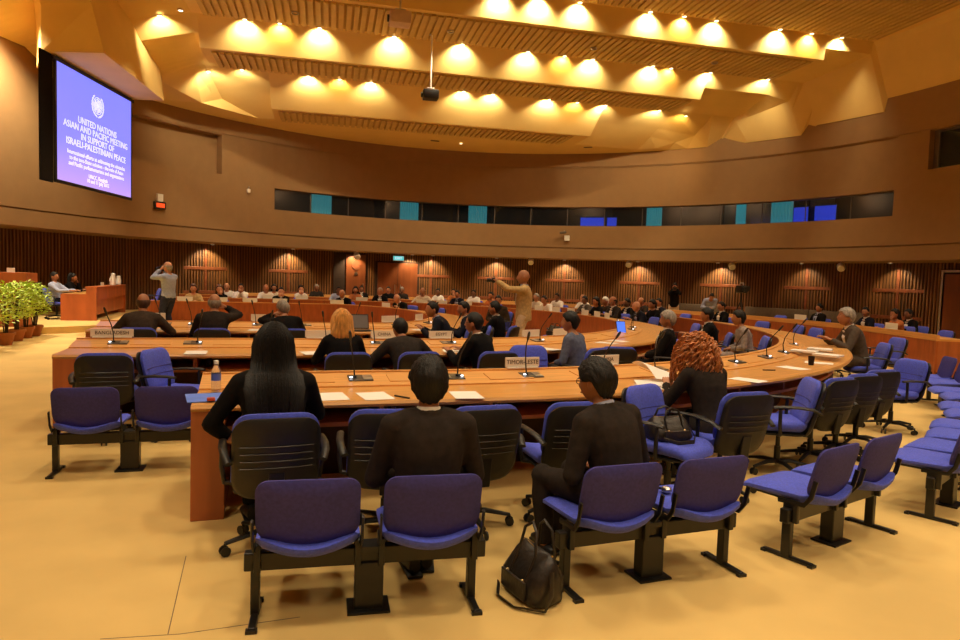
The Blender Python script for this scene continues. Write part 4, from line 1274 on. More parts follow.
# far side of the middle row
for x, lab, kw in (
    (227, 'bald man in a white shirt behind the woman with her chin on her hand', dict(hair='fringe', hairm=M_hgrey, top=W, jacket=False, skin=M_skin1)),
    (241, 'man in a white shirt and dark tie with crossed hands', dict(hair='short', top=W, jacket=False, skin=M_skin2, hands={0: 'face'})),
    (266, 'bald man in a white shirt with a dark tie', dict(hair='fringe', top=W, jacket=False, skin=M_skin2)),
    (274, 'dark-haired woman in a pale top beside the bald man in the tie', dict(hair='bob', top=M_cream, jacket=False, female=True, skin=M_skin2)),
    (301, 'dark-haired woman in a white blouse with folded hands', dict(hair='bob', top=W, jacket=False, female=True, skin=M_skin1, hands={0: 'face'})),
    (337, 'dark-skinned man in a light blue shirt leaning to the side', dict(hair='short', top=LB, jacket=False, skin=M_skin3, bend=-8)),
    (356, 'woman in an orange top between two men in dark clothes', dict(hair='bob', top=M_orange, jacket=False, female=True, skin=M_skin2)),
    (381, 'grey-haired man in a dark suit in front of the wooden double door', dict(hair='short', hairm=M_hgrey, skin=M_skin2, **DARK)),
    (424, 'bald man in a cream shirt with his arms spread on the desk', dict(hair='fringe', hairm=M_hgrey, top=M_cream, jacket=False, skin=M_skin2, hands={0: 'wide'}, scale=1.0)),
    (459, 'man in a dark suit with a blue tie beside a raised arm', dict(hair='short', skin=M_skin2, top=M_navy, collar=LB, tie=M_navy)),
    (493, 'woman in an orange shawl at the far middle desk', dict(hair='short', top=M_orange, jacket=False, skin=M_skin2, female=True))):
    seat_px(2, x, (PI * .62, PI + 8), lab, off={227: 1.95, 274: 2.0, 356: 1.9}.get(x, 1.30), **kw)
# far side of the outer row
for x, lab, kw in (
    (317, 'grey-haired man in a dark jacket in front of the slatted wall', dict(hair='short', hairm=M_hgrey, skin=M_skin3, top=M_charc)),
    (362, 'dark-skinned man in a dark suit in front of the emblem door', dict(hair='short', skin=M_skin3, **DARK)),
    (389, 'dark-haired man in a black jacket by the exit door', dict(hair='short', skin=M_skin2, top=M_blackc)),
    (403, 'grey-haired man far back under the exit sign', dict(hair='short', hairm=M_hgrey, skin=M_skin3, top=M_charc)),
    (439, 'dark-skinned woman in a white top beside the lit wall bay', dict(hair='short', skin=M_skin3, top=W, jacket=False, female=True)),
    (455, 'man in an orange-brown shirt resting his cheek on his hand', dict(hair='short', skin=M_skin2, top=M_orange, jacket=False, hands={-1: 'face', 1: 'desk'})),
    (475, 'man in a white shirt far back under the lit wall bay', dict(hair='short', skin=M_skin3, top=W, jacket=False)),
    (559, 'dark-skinned man in a white shirt far back on his own', dict(hair='short', skin=M_skin3, top=W, jacket=False)),
    (585, 'bald man in a white shirt holding a hand to his face', dict(hair='fringe', skin=M_skin2, top=W, jacket=False, hands={-1: 'face', 1: 'desk'})),
    (644, 'bald man in a dark jacket behind the delegates in dark suits', dict(hair='fringe', skin=M_skin2, top=M_charc)),
    (662, 'black-haired man in a navy suit next to the standing photographer', dict(hair='short', skin=M_skin2, top=M_navy, collar=W))):
    seat_px(1, x, (PI * .60, PI + 8) if x < 600 else (1.45, PI), lab, off={403: 1.8, 455: 1.8}.get(x, 1.3), **kw)
# right turn of the middle row, facing the centre
for x, off, lab, kw in (
    (539, 2.0, 'grey-haired woman in a cream jacket behind the standing man', dict(hair='short', hairm=M_hgrey, top=M_cream, female=True, skin=M_skin1)),
    (550, 1.3, 'black-haired man in a white shirt bending over the desk', dict(hair='short', top=W, jacket=False, lean=18, skin=M_skin2)),
    (588, 1.95, 'dark-skinned man in a light grey suit at the curved desk', dict(hair='short', top=M_greysuit, collar=W, skin=M_skin3)),
    (600, 1.3, 'woman with black hair in a black jacket at the curved desk', dict(hair='bob', top=M_blackc, skin=M_skin2, female=True)),
    (609, 2.0, 'person in a white cap behind the black-haired woman', dict(hair='cap', hairm=M_white, top=M_charc, skin=M_skin2)),
    (617, 1.3, 'bald man in a charcoal suit leaning back at the curved desk', dict(hair='fringe', top=M_charc, collar=W, skin=M_skin2, scale=1.0)),
    (631, 1.95, 'dark-skinned man in a black suit with a white shirt front', dict(hair='short', skin=M_skin3, **DARK)),
    (645, 1.3, 'bald sunburnt man in a navy suit bending over papers', dict(hair='none', top=M_navy, collar=LB, skin=M_skin1, lean=16)),
    (657, 2.1, 'black-haired man in black behind the bald man in navy', dict(hair='thick', skin=M_skin2, top=M_blackc))):
    seat_px(2, x, (PI * .42, PI * .85), lab, off=off, **kw)
seat_px(1, 724, (1.3, 2.6), 'dark-haired man in a dark suit alone at the far curve of the outer desk', hair='short', skin=M_skin2, lean=4, **DARK)
p_ = seat_px(3, 499, (1.0, 2.4), 'dark-haired man in a brown jacket with folded arms facing the hall', off=2.1, hair='short', skin=M_skin2, top=M_brownsuit, hands={0: 'lap'}, turn=60)
# outermost counter
def seat_A(x, label, off=.95, **kw):
    best = None; a = math.radians(-30)
    while a < math.radians(100):
        nr = UX * math.cos(a) + VX * math.sin(a); p = uv(CU, CV) + nr * (11.9 + off)
        if p.y > 2:
            d = abs(pix((p.x, p.y, 1.1))[0] - x)
            if best is None or d < best[0]: best = (d, p, nr)
        a += .002
    p, nr = best[1], best[2]; rz = math.atan2(-nr.y, -nr.x) - PI / 2
    place_chair(p, rz, 'office chair under the ' + ' '.join(label.split()[:8]), GA)
    if kw is not None and 'none' not in kw: return person(label, p, rz, **kw)
seat_A(818, 'man in a dark suit and tie sitting back at the outermost counter', hair='short', skin=M_skin2, top=M_blackc, collar=LB, tie=M_navy, hands={0: 'lap'}, lean=-4)
seat_A(870, 'black-haired man in a navy suit turned sideways at the outermost counter', hair='short', skin=M_skin2, top=M_navy, collar=W, hands={0: 'desk'}, hyaw=30)
seat_A(900, 'dark-haired woman in an orange shawl raising a hand to her head', hair='bob', skin=M_skin2, top=M_orange, jacket=False, female=True, hands={-1: 'face', 1: 'desk'})
seat_A(913, 'person in a black jacket beside the woman in orange', hair='short', skin=M_skin3, off=1.5, **DARK)
for x in (935, 958, 795, 775):
    best = None; a = math.radians(-30)
    while a < math.radians(60):
        nr = UX * math.cos(a) + VX * math.sin(a); p = uv(CU, CV) + nr * 12.85
        d = abs(pix((p.x, p.y, .8))[0] - x)
        if p.y > 2 and (best is None or d < best[0]): best = (d, p, nr)
        a += .002
    place_chair(best[1], math.atan2(-best[2].y, -best[2].x) - PI / 2, 'empty blue office chair behind the outermost counter', GA)
CHAIRS = lambda: [o for o in C.objects if o.name.startswith('office_chair')]
for q, t in ((1.40, 8), (1.50, -10), (1.60, 5), (1.70, -6), (1.80, 8), (1.90, 12)):
    p, nr = hs_pos(1, q, 1.3)
    if min((Vector(o.location) - p).length for o in CHAIRS()) > .68:
        chair_q(1, q, 1.3, 'empty blue office chair behind the far curve of the outer desk', t, G1)
# standing men
def stand_at(x, depth): 
    d = ray(x, 300); return Vector((d.x / d.y * depth, depth, 0))
q = stand_at(524, 11.9)
man_t = person('bald man in a tan jacket and pale trousers standing and holding up a camera', q, math.radians(84), stand=True, lean=0, hpitch=0, hair='none', skin=M_skin2, top=M_tan, bottom=M_khaki, collar=LB, hands={0: 'reach'}, lod=1, scale=1.05, curl=1.2)
q = stand_at(168.5, 15.5)
man_b = person('bald man in a light blue shirt standing and looking through a camera', q, math.radians(72), stand=True, lean=0, hair='fringe', hairm=M_hgrey, skin=M_skin1, top=LB, bottom=M_denim, jacket=False, hands={0: 'camera'}, lod=1, scale=1.04, curl=1.2)
q = stand_at(674, 23.8)
man_p = person('photographer in a black jacket and khaki trousers standing before the slatted wall', q, math.radians(165), stand=True, lean=2, hpitch=-6, hair='thick', skin=M_skin2, top=M_blackc, bottom=M_khaki, hands={0: 'camera'}, lod=2, scale=1.0, curl=1.2)
q = stand_at(709, 22.6)
person('man in a light blue shirt bending down over a camera stand', q, math.radians(170), stand=True, lean=46, hpitch=-30, hair='short', skin=M_skin2, top=LB, bottom=M_denim, jacket=False, hands={0: (0.1, .5, .95)}, lod=2)
# at the rostrum
# ================================================================== desk furniture and small things
def text_mesh(txt, size, m, depth=.001, align='CENTER', name='lettering'):
    cu = bpy.data.curves.new(name, 'FONT'); cu.body = txt; cu.size = size; cu.align_x = align; cu.align_y = 'CENTER'; cu.extrude = depth; cu.resolution_u = 2
    o = bpy.data.objects.new(name, cu); C.objects.link(o)
    me = bpy.data.meshes.new_from_object(o); bpy.data.objects.remove(o); me.materials.clear(); me.materials.append(m); me.name = name
    return me
M_led = mat('mic_led', (.9, .95, 1), .4, var=.01, emit=(.8, .9, 1), espow=4)
M_plate = mat('mic_plate', (.10, .09, .08), .35, metal=.6, var=.15)
SL = -math.atan2(.053, .31)
def make_mic():
    t = thing('gooseneck_microphone', 'x', 'microphone')
    R_ = Matrix.Rotation(SL, 3, 'X')
    mb = MB(); mb.bbox((0, 0, .004), (.19, .13, .010), .003, R_); mb.build('base_plate', M_plate, t)
    mb = MB(); mb.bbox((-.055, .0, .011), (.07, .10, .004), .001, R_); mb.build('speaker_grille', M_steel, t)
    mb = MB(); mb.lathe([(.016, .005), (.016, .022), (.010, .026)], (.045, .0, 0), 12); mb.build('socket', M_black, t, 40)
    mb = MB(); mb.tube([(.045, 0, .02), (.05, -.01, .10), (.065, .01, .19), (.085, .06, .27), (.095, .10, .32)], [.0065, .006, .0055, .005, .005], 6); mb.build('stalk', M_black, t, 40)
    mb = MB(); mb.tube([(.095, .10, .315), (.098, .113, .335), (.104, .136, .368), (.107, .147, .384)], [.008, .012, .012, .008], 8); mb.build('microphone_head', M_black, t, 40)
    mb = MB(); mb.lathe([(.012, .012), (.012, .018), (.006, .02)], (.075, .03, 0), 10); mb.build('indicator_light', M_led, t)
    return t
mic0 = make_mic(); mic_first = [True]
def place_mic(p, rz, label, group, flip=False):
    if mic_first[0]:
        mic_first[0] = False; m = mic0; m.location = p; m.rotation_euler = (0, 0, rz); m['label'] = label; m['group'] = group
    else: m = dup(mic0, p, rz, label, group)
    if flip: m.scale = (-1, 1, 1)
    return m
inm = MB().bbox((0, 0, 0), (.40, .17, .008), .002, Matrix.Rotation(SL, 3, 'X')).mesh('ledge_insert', M_deskled)
def mic_row(k, xs, side, label, group, desk_, inserts=True):
    pts = []
    for x in xs:
        p, nr, q = row_pt(k, .20, x, side, .8)
        rz = math.atan2(nr.y, nr.x) - PI / 2
        place_mic((p.x, p.y, DZ + .041), rz, label[xs.index(x)] if isinstance(label, list) else label, group, random.random() < .3)
        pts.append(q)
mic_row(1, [360, 452, 529, 597, 657], (-8, .9), ['gooseneck microphone on the outer desk next to the long-haired woman', 'gooseneck microphone on the outer desk beyond the dark-suited bench man', 'gooseneck microphone in front of the TIMOR-LESTE nameplate', 'gooseneck microphone in front of the nameplate beginning with TU', 'gooseneck microphone behind the curling white document'], 'microphones on the outer desk row', desk1)
mic_row(1, [737, 765, 784, 797], (0, .98), ['gooseneck microphone on the desk curve next to the curly-haired woman', 'second gooseneck microphone past the curly-haired woman on the desk curve', 'third gooseneck microphone past the curly-haired woman on the desk curve', 'gooseneck microphone on the desk curve by the document stacks'], 'microphones on the outer desk curve', desk1)
mic_row(2, [118, 193, 262, 330, 378, 448, 537, 640], (-8, .9), ['gooseneck microphone in front of the BANGLADESH nameplate', 'gooseneck microphone on the middle desk, next after the Bangladesh one', 'gooseneck microphone on the middle desk behind the long-haired woman', 'gooseneck microphone on the middle desk beside the blond woman', 'gooseneck microphone in front of the CHINA nameplate', 'gooseneck microphone in front of the EGYPT nameplate', 'gooseneck microphone on the middle desk beyond the empty blue chair', 'gooseneck microphone on the middle desk near the blue tablet'], 'microphones on the middle desk row', desk2)
mic_row(3, [164, 195, 259, 305, 352, 398, 428], (-8, 1.0), 'gooseneck microphone on the inner desk ledge', 'microphones on the inner desk row', desk3)
mic_row(2, [607, 618, 640], (1.0, 2.2), 'gooseneck microphone at the turn of the middle desk', 'microphones at the middle desk turn', desk2)
# pale inserts let into the ledge between the microphones
for k, d_, n in ((1, desk1, 17), (2, desk2, 13), (3, desk3, 9)):
    for i in range(n):
        s = .75 + i * .82
        pth_ = PATHS[k]; j = 0
        while j < len(pth_) - 2 and pth_[j + 1][2] < s: j += 1
        f = (s - pth_[j][2]) / (pth_[j + 1][2] - pth_[j][2])
        p = pth_[j][0].lerp(pth_[j + 1][0], f); nr = pth_[j][1].lerp(pth_[j + 1][1], f).normalized()
        o = obj('ledge_insert', inm, d_); o.matrix_world = Matrix.Translation((p.x + nr.x * .2, p.y + nr.y * .2, DZ + .042)) @ Matrix.Rotation(math.atan2(nr.y, nr.x) - PI / 2, 4, 'Z')

# ---- nameplates
def nameplate(p, rz, label, txt=None, w=.33, h=.085, z=DZ + .079, group='nameplates', tsize=None, skew=0):
    t = thing('nameplate', label, 'nameplate', (p.x, p.y, z), rz + math.radians(skew), group)
    mb = MB(); mb.bbox((0, 0, h / 2 + .012), (w, .012, h), .002); mb.build('card', M_white, t)
    mb = MB(); mb.bbox((0, 0, .006), (w * .9, .05, .012), .002); mb.build('foot', M_white, t)
    if txt:
        me = text_mesh(txt, tsize or h * .62, M_ink)
        a = obj('lettering', me, t); a.matrix_local = Matrix.Translation((0, .0075, h / 2 + .012)) @ Matrix.Rotation(PI, 4, 'Z') @ Matrix.Rotation(PI / 2, 4, 'X')
        b = obj('lettering', me, t); b.matrix_local = Matrix.Translation((0, -.0075, h / 2 + .012)) @ Matrix.Rotation(PI / 2, 4, 'X')
    return t
def plate_row(k, x, side, label, txt=None, off=.028, group='nameplates', **kw):
    p, nr, q = row_pt(k, off, x, side, .85)
    return nameplate(p, math.atan2(nr.y, nr.x) - PI / 2, label, txt, group=group, **kw)
NEAR1 = (-8, .9)
plate_row(1, 521, NEAR1, 'white nameplate reading TIMOR-LESTE on the outer desk', 'TIMOR-LESTE')
plate_row(1, 604, NEAR1, 'white nameplate beginning with TU behind the head of the man with glasses', 'TUNISIA')
plate_row(2, 112, NEAR1, 'pale nameplate reading BANGLADESH on the middle desk', 'BANGLADESH', w=.42)
plate_row(2, 319, NEAR1, 'blank white nameplate left of the blond woman on the middle desk')
plate_row(2, 384, NEAR1, 'white nameplate reading CHINA beside the bent man', 'CHINA')
plate_row(2, 441, NEAR1, 'white nameplate reading EGYPT on the middle desk', 'EGYPT')
plate_row(2, 530, NEAR1, 'small white nameplate behind the empty blue chair on the middle desk', None)
plate_row(2, 560, NEAR1, 'white nameplate beside the man in the blue tunic', None)
for x in (152, 263, 390, 419):
    plate_row(3, x, NEAR1, 'blank white nameplate on the near ledge of the inner desk', None, w=.36, h=.10, group='nameplates on the inner desk')
for x in (185, 220, 250, 280, 337):
    plate_row(3, x, (PI * .8, PI + 8), 'small white nameplate on the far side of the inner desk', None, h=.095, w=.36, group='nameplates on the far inner desk')
plate_row(3, 386, (PI * .55, PI + 2), 'small white nameplate by the white-haired bowed man', None, h=.095, w=.36)
for x in (269, 302, 362, 422, 442, 467):
    plate_row(2, x, (PI * .62, PI + 8), 'small white nameplate on the far middle desk', None, h=.095, w=.36, group='nameplates on the far middle desk')
for x in (539, 556, 571, 585, 597, 607):
    plate_row(2, x, (PI * .42, PI * .85), 'small white nameplate at the turn of the middle desk', None, h=.11, w=.34, group='nameplates at the middle desk turn')
for x in (800, 891):
    d = ray(x, 310); best = None; a = math.radians(-30)
    while a < math.radians(60):
        nr = UX * math.cos(a) + VX * math.sin(a); p = uv(CU, CV) + nr * 11.93
        e = abs(pix((p.x, p.y, .85))[0] - x)
        if p.y > 2 and (best is None or e < best[0]): best = (e, p, nr)
        a += .002
    nameplate(best[1], math.atan2(best[2].y, best[2].x) - PI / 2, 'white nameplate on the outermost counter by a seated delegate', None, .42, .12, DZ + .076)

# ---- papers on the desks
pm = {}
def paper(x, y, label, z=DZ + .002, w=.21, l=.297, turn=0, th=.002, m=M_paper, name='paper_sheet', cat='paper', group='papers on the desks'):
    p = atz(x, y, z)
    c = uv(CU, CV); nr = (p - Vector((c.x, c.y, p.z))).normalized()
    if p.dot(UX) < CU: nr = -VX
    key = (w, l, th, m.name)
    if key not in pm: pm[key] = MB().bbox((0, 0, th / 2), (w, l, th), min(.0008, th * .3)).mesh(name, m)
    o = obj(name, pm[key], None, (p.x, p.y, z), math.atan2(nr.y, nr.x) - PI / 2 + math.radians(turn))
    return tag(o, label, cat, group)
for x, y, tn, lb in ((331, 396.5, 4, 'white paper sheet by the elbow of the long-haired woman'), (375, 396, 6, 'white paper sheet in front of an empty chair at the outer desk'), (466, 395, -5, 'white paper sheet beside the head of the dark-suited bench man'),
                  (748, 380, 8, 'white paper sheet past the curly-haired woman'), (793, 368, -12, 'white paper sheet on the curve of the outer desk'), (819, 363, 14, 'white paper sheet near the dark drinking cup')):
    paper(x, y, lb, turn=tn)
paper(402, 397.5, 'thin dark pen lying on the outer desk', w=.012, l=.14, th=.010, m=M_ink, turn=35, name='pen', cat='pen', group='pens')
paper(769, 370.5, 'thin dark pen on the curve of the outer desk', w=.012, l=.14, th=.010, m=M_ink, turn=60, name='pen', cat='pen', group='pens')
# loose heap of papers by the curly-haired woman
hp = [(655, 386, 10, 0), (668, 384, -20, 1), (660, 382, 35, 2), (674, 387, 5, 3), (648, 383, -35, 4)]
for x, y, tn, i in hp:
    paper(x, y, 'loose white sheet in the paper heap beside the curly-haired woman', z=DZ + .002 + i * .003, turn=tn, group='paper heap')
# one raised, folded document
pp = atz(657, 379, DZ + .02)
mb = MB(); rs = []
for i in range(9):
    f = i / 8; rs.append([Vector((-.13 + .02 * f, f * .30 - .1, .02 + .13 * math.sin(f * 2.2))), Vector((.13, f * .30 - .12, .015 + .05 * math.sin(f * 2.6)))])
mb.rings([[a, b, b + Vector((0, 0, .002)), a + Vector((0, 0, .002))] for a, b in rs])
tag(mb.build('open_document', M_paper, None, 30, tuple(pp), math.radians(35)), 'white document with a lifted curling page beside the curly-haired woman', 'paper')
for i, (x, y) in enumerate(((804, 352), (820, 350), (828, 356))):
    for q in range(3):
        paper(x, y, 'thick pale document in the stack in front of the grey-suited man', z=DZ + .002 + q * .024, th=.022, turn=random.uniform(-15, 15), m=M_cream if q % 2 else M_paper, name='document', cat='document', group='document stacks')
for x, y, tn in ((312, 353, 10), (452, 351, -14), (470, 352, 8), (196, 352.5, 0), (548, 349, 10), (607, 343, 12), (618, 341, -8)):
    paper(x, y, 'white paper sheet on the middle desk', turn=tn, group='papers on the middle desk')
for x, y, tn in ((166, 329.5, 5), (256, 330, -6), (420, 330, 12), (440, 329, 0)):
    paper(x, y, 'white paper sheet on the inner desk', turn=tn, group='papers on the inner desk')
# blue folder, red tin and bottle on the desk end
paper(205, 398, 'bright blue folder on the outer desk end under the water bottle', w=.23, l=.31, th=.006, m=mat('blue_folder', (.10, .22, .80), .5), name='folder', cat='folder', turn=8, group=None)
t = thing('water_bottle', 'clear plastic water bottle with blue label on the outer desk end', 'bottle', tuple(atz(216, 391, DZ + .009)))
M_pet = mat('clear_plastic', (.85, .88, .92), .08, var=.01, trans=.9); M_pet.node_tree.nodes['Principled BSDF'].inputs['IOR'].default_value = 1.2
MB().lathe([(.001, 0), (.030, .002), (.032, .012), (.032, .125), (.030, .145), (.016, .175), (.013, .185), (.013, .195)], n=20).build('bottle', M_pet, t, 60)
MB().lathe([(.0155, .190), (.0155, .212), (.013, .214)], n=16).build('cap', M_white, t, 40)
MB().lathe([(.0328, .075), (.0328, .125)], n=20, cap=False).build('label', mat('bottle_label', (.10, .16, .55), .5), t, 60)
mb = MB(); mb.bbox((0, 0, .012), (.05, .035, .022), .006); tag(mb.build('small_case', mat('red_case', (.45, .06, .03), .4), None, None, tuple(atz(211, 401, DZ + .009)), .4), 'small red case lying on the blue folder', 'case')
t = thing('drinking_cup', 'dark drinking cup on the curve of the outer desk', 'cup', tuple(atz(811, 365, DZ + .001)))
MB().lathe([(.028, 0), (.036, .10), (.033, .10), (.026, .008)], n=18, cap=False).build('cup', M_charc, t, 40)
MB().lathe([(.001, .085), (.032, .085)], n=18, cap=False).build('drink', M_dark, t)
# laptop on the inner desk
def laptop(p, rz, label, m_scr):
    t = thing('laptop', label, 'laptop', tuple(p), rz)
    MB().bbox((0, .0, .010), (.34, .24, .016), .004).build('keyboard_base', M_black, t)
    mb = MB(); R_ = Matrix.Rotation(math.radians(-14), 3, 'X'); mb.bbox(R_ @ Vector((0, 0, .12)) + Vector((0, .12, .018)), (.34, .010, .23), .003, R_); mb.build('lid', M_black, t)
    mb = MB(); mb.box(R_ @ Vector((0, -.0065, .12)) + Vector((0, .12, .018)), (.31, .002, .20), R_); mb.build('screen', m_scr, t)
    mb = MB(); mb.bbox((0, .0, .0185), (.29, .13, .002), .0005); mb.build('keys', M_ink, t)
    return t
M_lap = mat('laptop_screen', (.16, .14, .12), .3, var=.05, emit=(.3, .27, .22), espow=.10)
laptop(atz(360, 331, DZ + .001), AX + .1, 'open laptop with grey screen on the inner desk beyond the blond woman', M_lap)
t = thing('tablet', 'tablet with a bright blue screen standing on the middle desk turn', 'tablet', tuple(atz(622, 335, DZ + .001)), .3)
R_ = Matrix.Rotation(math.radians(-20), 3, 'X')
MB().bbox(R_ @ Vector((0, 0, .12)), (.17, .010, .24), .003, R_).build('casing', M_black, t)
MB().box(R_ @ Vector((0, -.006, .12)), (.15, .002, .22), R_).build('screen', mat('tablet_screen', (.05, .12, .7), .3, emit=(.08, .22, 1.0), espow=.9), t)

# ---- bags
M_leather = mat('black_leather', (.022, .016, .012), .38, var=.3, scale=9, bump=.4, bscale=30)
M_brass = mat('brass', (.55, .40, .18), .35, metal=1.0, var=.05)
def make_bag(label, loc, rz, sx, sy, sz, handle=.18, lean=0):
    t = thing('leather_bag', label, 'bag', loc, rz)
    mb = MB(); rs = []; n = 20; rnd = random.Random(5)
    for i, (f, wx, wy) in enumerate(((0, .62, .75), (.03, .92, .95), (.15, 1.0, 1.0), (.4, .98, .96), (.65, .92, .74), (.85, .82, .42), (.97, .72, .20), (1.0, .66, .10))):
        r = []
        for k in range(n):
            a = 2 * PI * k / n; c, s_ = math.cos(a), math.sin(a)
            c = math.copysign(abs(c) ** .6, c); s_ = math.copysign(abs(s_) ** .6, s_)
            j = 1 + rnd.uniform(-.05, .05) * (1 if 0 < i < 7 else 0)
            sag = -.10 * (1 - abs(c)) * f * f
            r.append(Vector((c * sx / 2 * wx * j, s_ * sy / 2 * wy * j + lean * f * f, sz * (f + sag))))
        rs.append(r)
    mb.rings(rs); b = mb.build('bag_body', M_leather, t, 60)
    for s in (-1, 1):
        mb = MB(); y = s * sy * .26
        mb.tube([(-sx * .20, y * 1.55, sz * .45), (-sx * .20, y + lean * .8, sz * .92), (-sx * .15, y * .8 + lean, sz + handle * .7), (0, y * .6 + lean, sz + handle), (sx * .15, y * .8 + lean, sz + handle * .7), (sx * .20, y + lean * .8, sz * .92), (sx * .20, y * 1.55, sz * .45)], [(.010, .005)] + [.008] * 5 + [(.010, .005)], 7)
        mb.build('handle', M_leather, t, 50)
        mb = MB(); mb.bbox((0, s * sy * .505, sz * .30), (sx * .62, .014, sz * .38), .005); mb.build('front_pocket', M_leather, b)
        mb = MB()
        for q in (-1, 1): mb.ball((q * sx * .2, s * sy * .47, sz * .47), .010, 8, 6)
        mb.build('buckle', M_brass, t, 40)
    mb = MB(); mb.tube([(-sx * .36, lean, sz * .985), (0, lean, sz * .90), (sx * .36, lean, sz * .985)], .005, 6); mb.build('zip', M_brass, t)
    mb = MB(); mb.tube([(sx * .48, 0, sz * .75), (sx * .58, -.02, sz * .35), (sx * .60, -.06, .015), (sx * .3, -sy * .75, .012), (-sx * .1, -sy * .8, .012), (-sx * .35, -sy * .55, .03)], [(.014, .004)] * 6, 6); mb.build('shoulder_strap', M_leather, t, 50)
    return t
bp = atz(543, 603, 0)
make_bag('slouched black leather bag standing on the carpet beside the bench leg', (bp.x - .05, bp.y + .10, 0), math.radians(-62), .36, .22, .24, .13, .03)
ch, p, rz = SEAT['bag']
make_bag('black bag with straps lying on the blue seat of a turned chair', (p.x - .02, p.y + .0, .468), math.radians(20), .34, .24, .17, .06, .0)
# ================================================================== larger fittings of the hall
# ---- projection screen
M_scr = mat('projected_image', (.2, .25, .9), .5, var=.01)
nt = M_scr.node_tree; N = nt.nodes; b = N['Principled BSDF']
tc = N.new('ShaderNodeTexCoord'); sx_ = N.new('ShaderNodeSeparateXYZ'); nt.links.new(tc.outputs['Generated'], sx_.inputs[0])
rp = N.new('ShaderNodeValToRGB'); nt.links.new(sx_.outputs['Z'], rp.inputs[0])
rp.color_ramp.elements[0].position = 0.0; rp.color_ramp.elements[0].color = (*srgb(182, 146, 226), 1)
rp.color_ramp.elements[1].position = 1.0; rp.color_ramp.elements[1].color = (*srgb(120, 124, 252), 1)
e = rp.color_ramp.elements.new(.35); e.color = (*srgb(132, 128, 248), 1)
nt.links.new(rp.outputs[0], b.inputs['Emission Color']); b.inputs['Emission Strength'].default_value = 1.35
for l in list(nt.links):
    if l.to_socket == b.inputs['Base Color']: nt.links.remove(l)
b.inputs['Base Color'].default_value = (.05, .05, .12, 1)
M_scrtxt = mat('projected_white', (.8, .8, .9), .5, var=.01, emit=(.80, .84, 1.0), espow=1.1)
def at_y(x, y, Y):
    d = ray(x, y); return d * (Y / d.y) + Vector((0, 0, CAM_H))
TL, BL_, TR, BR_ = at_y(57, 63, 15.94), at_y(57, 181, 15.94), at_y(131, 99.5, 19.6), at_y(131, 196, 19.6)
A_ = (TL + BL_) / 2; B_ = (TR + BR_) / 2
ztop, zbot = (TL.z + TR.z) / 2, (BL_.z + BR_.z) / 2
dv = Vector((B_.x - A_.x, B_.y - A_.y, 0)); SW = dv.length; dv.normalize(); SH = ztop - zbot
scr = thing('projection_screen', 'large projection screen glowing blue with white conference title text', 'screen', ((A_.x + B_.x) / 2, (A_.y + B_.y) / 2, zbot), math.atan2(dv.y, dv.x))
# local: x along the screen, -y towards the hall
MB().box((0, .006, SH / 2), (SW, .008, SH)).build('image', M_scr, scr)
MB().box((0, .03, SH / 2), (SW + .1, .03, SH + .05)).build('backing', M_black, scr)
for nm, c, d in (('border', (-SW / 2 - .04, .02, SH / 2), (.08, .05, SH + .1)), ('border', (SW / 2 + .03, .02, SH / 2), (.06, .05, SH + .1)), ('border', (0, .02, -.04), (SW + .14, .05, .08)), ('screen_housing', (0, .06, SH + .04), (SW + .3, .16, .09))):
    MB().bbox(c, d, .006).build(nm, M_black, scr)
MB().box((-SW / 2 - .33, .06, SH / 2), (.50, .03, SH + .2)).build('screen_shade_strip', M_blackc, scr)  # added black strip standing in for the shaded wall beside the screen
RT = Matrix.Rotation(PI / 2, 4, 'X')
def line(txt, z, size):
    o = obj('title_line', text_mesh(txt, size, M_scrtxt, .002), scr); o.matrix_local = Matrix.Translation((0.02, -.004, z * SH)) @ RT
line('UNITED NATIONS', .580, .235); line('ASIAN AND PACIFIC MEETING', .508, .235); line('IN SUPPORT OF', .435, .235); line('ISRAELI-PALESTINIAN PEACE', .362, .235)
line('International efforts at addressing the obstacles', .272, .150); line('to the two-State solution - the role of Asian', .222, .150); line('and Pacific parliamentarians and organizations', .172, .150)
line('UNCC, Bangkok', .098, .14); line('10 and 11 July 2012', .055, .14)
mb = MB(); ez = .785 * SH; er = .215
for r in (er, er * .75, er * .5, er * .25):
    mb.tube([(r * math.cos(a), -.004, ez + r * math.sin(a)) for a in [2 * PI * k / 32 for k in range(33)]], .007, 4)
for k in range(4):
    a = PI * k / 4; mb.tube([(-er * math.cos(a), -.004, ez - er * math.sin(a)), (er * math.cos(a), -.004, ez + er * math.sin(a))], .006, 4)
for q in range(5):   # land masses
    a = q * 1.3; mb.ball((er * .55 * math.cos(a), -.003, ez + er * .55 * math.sin(a)), (.045, .004, .03), 8, 5)
for s in (-1, 1):
    for k in range(9):
        a = -PI / 2 + s * (.25 + k * .27); c = Vector((er * 1.32 * math.cos(a), -.004, ez + er * 1.32 * math.sin(a)))
        mb.ball(c, (.055, .003, .020), 8, 5, 0, Matrix.Rotation(-(a + s * 1.9), 3, 'Y'))
mb.build('emblem', M_scrtxt, scr)

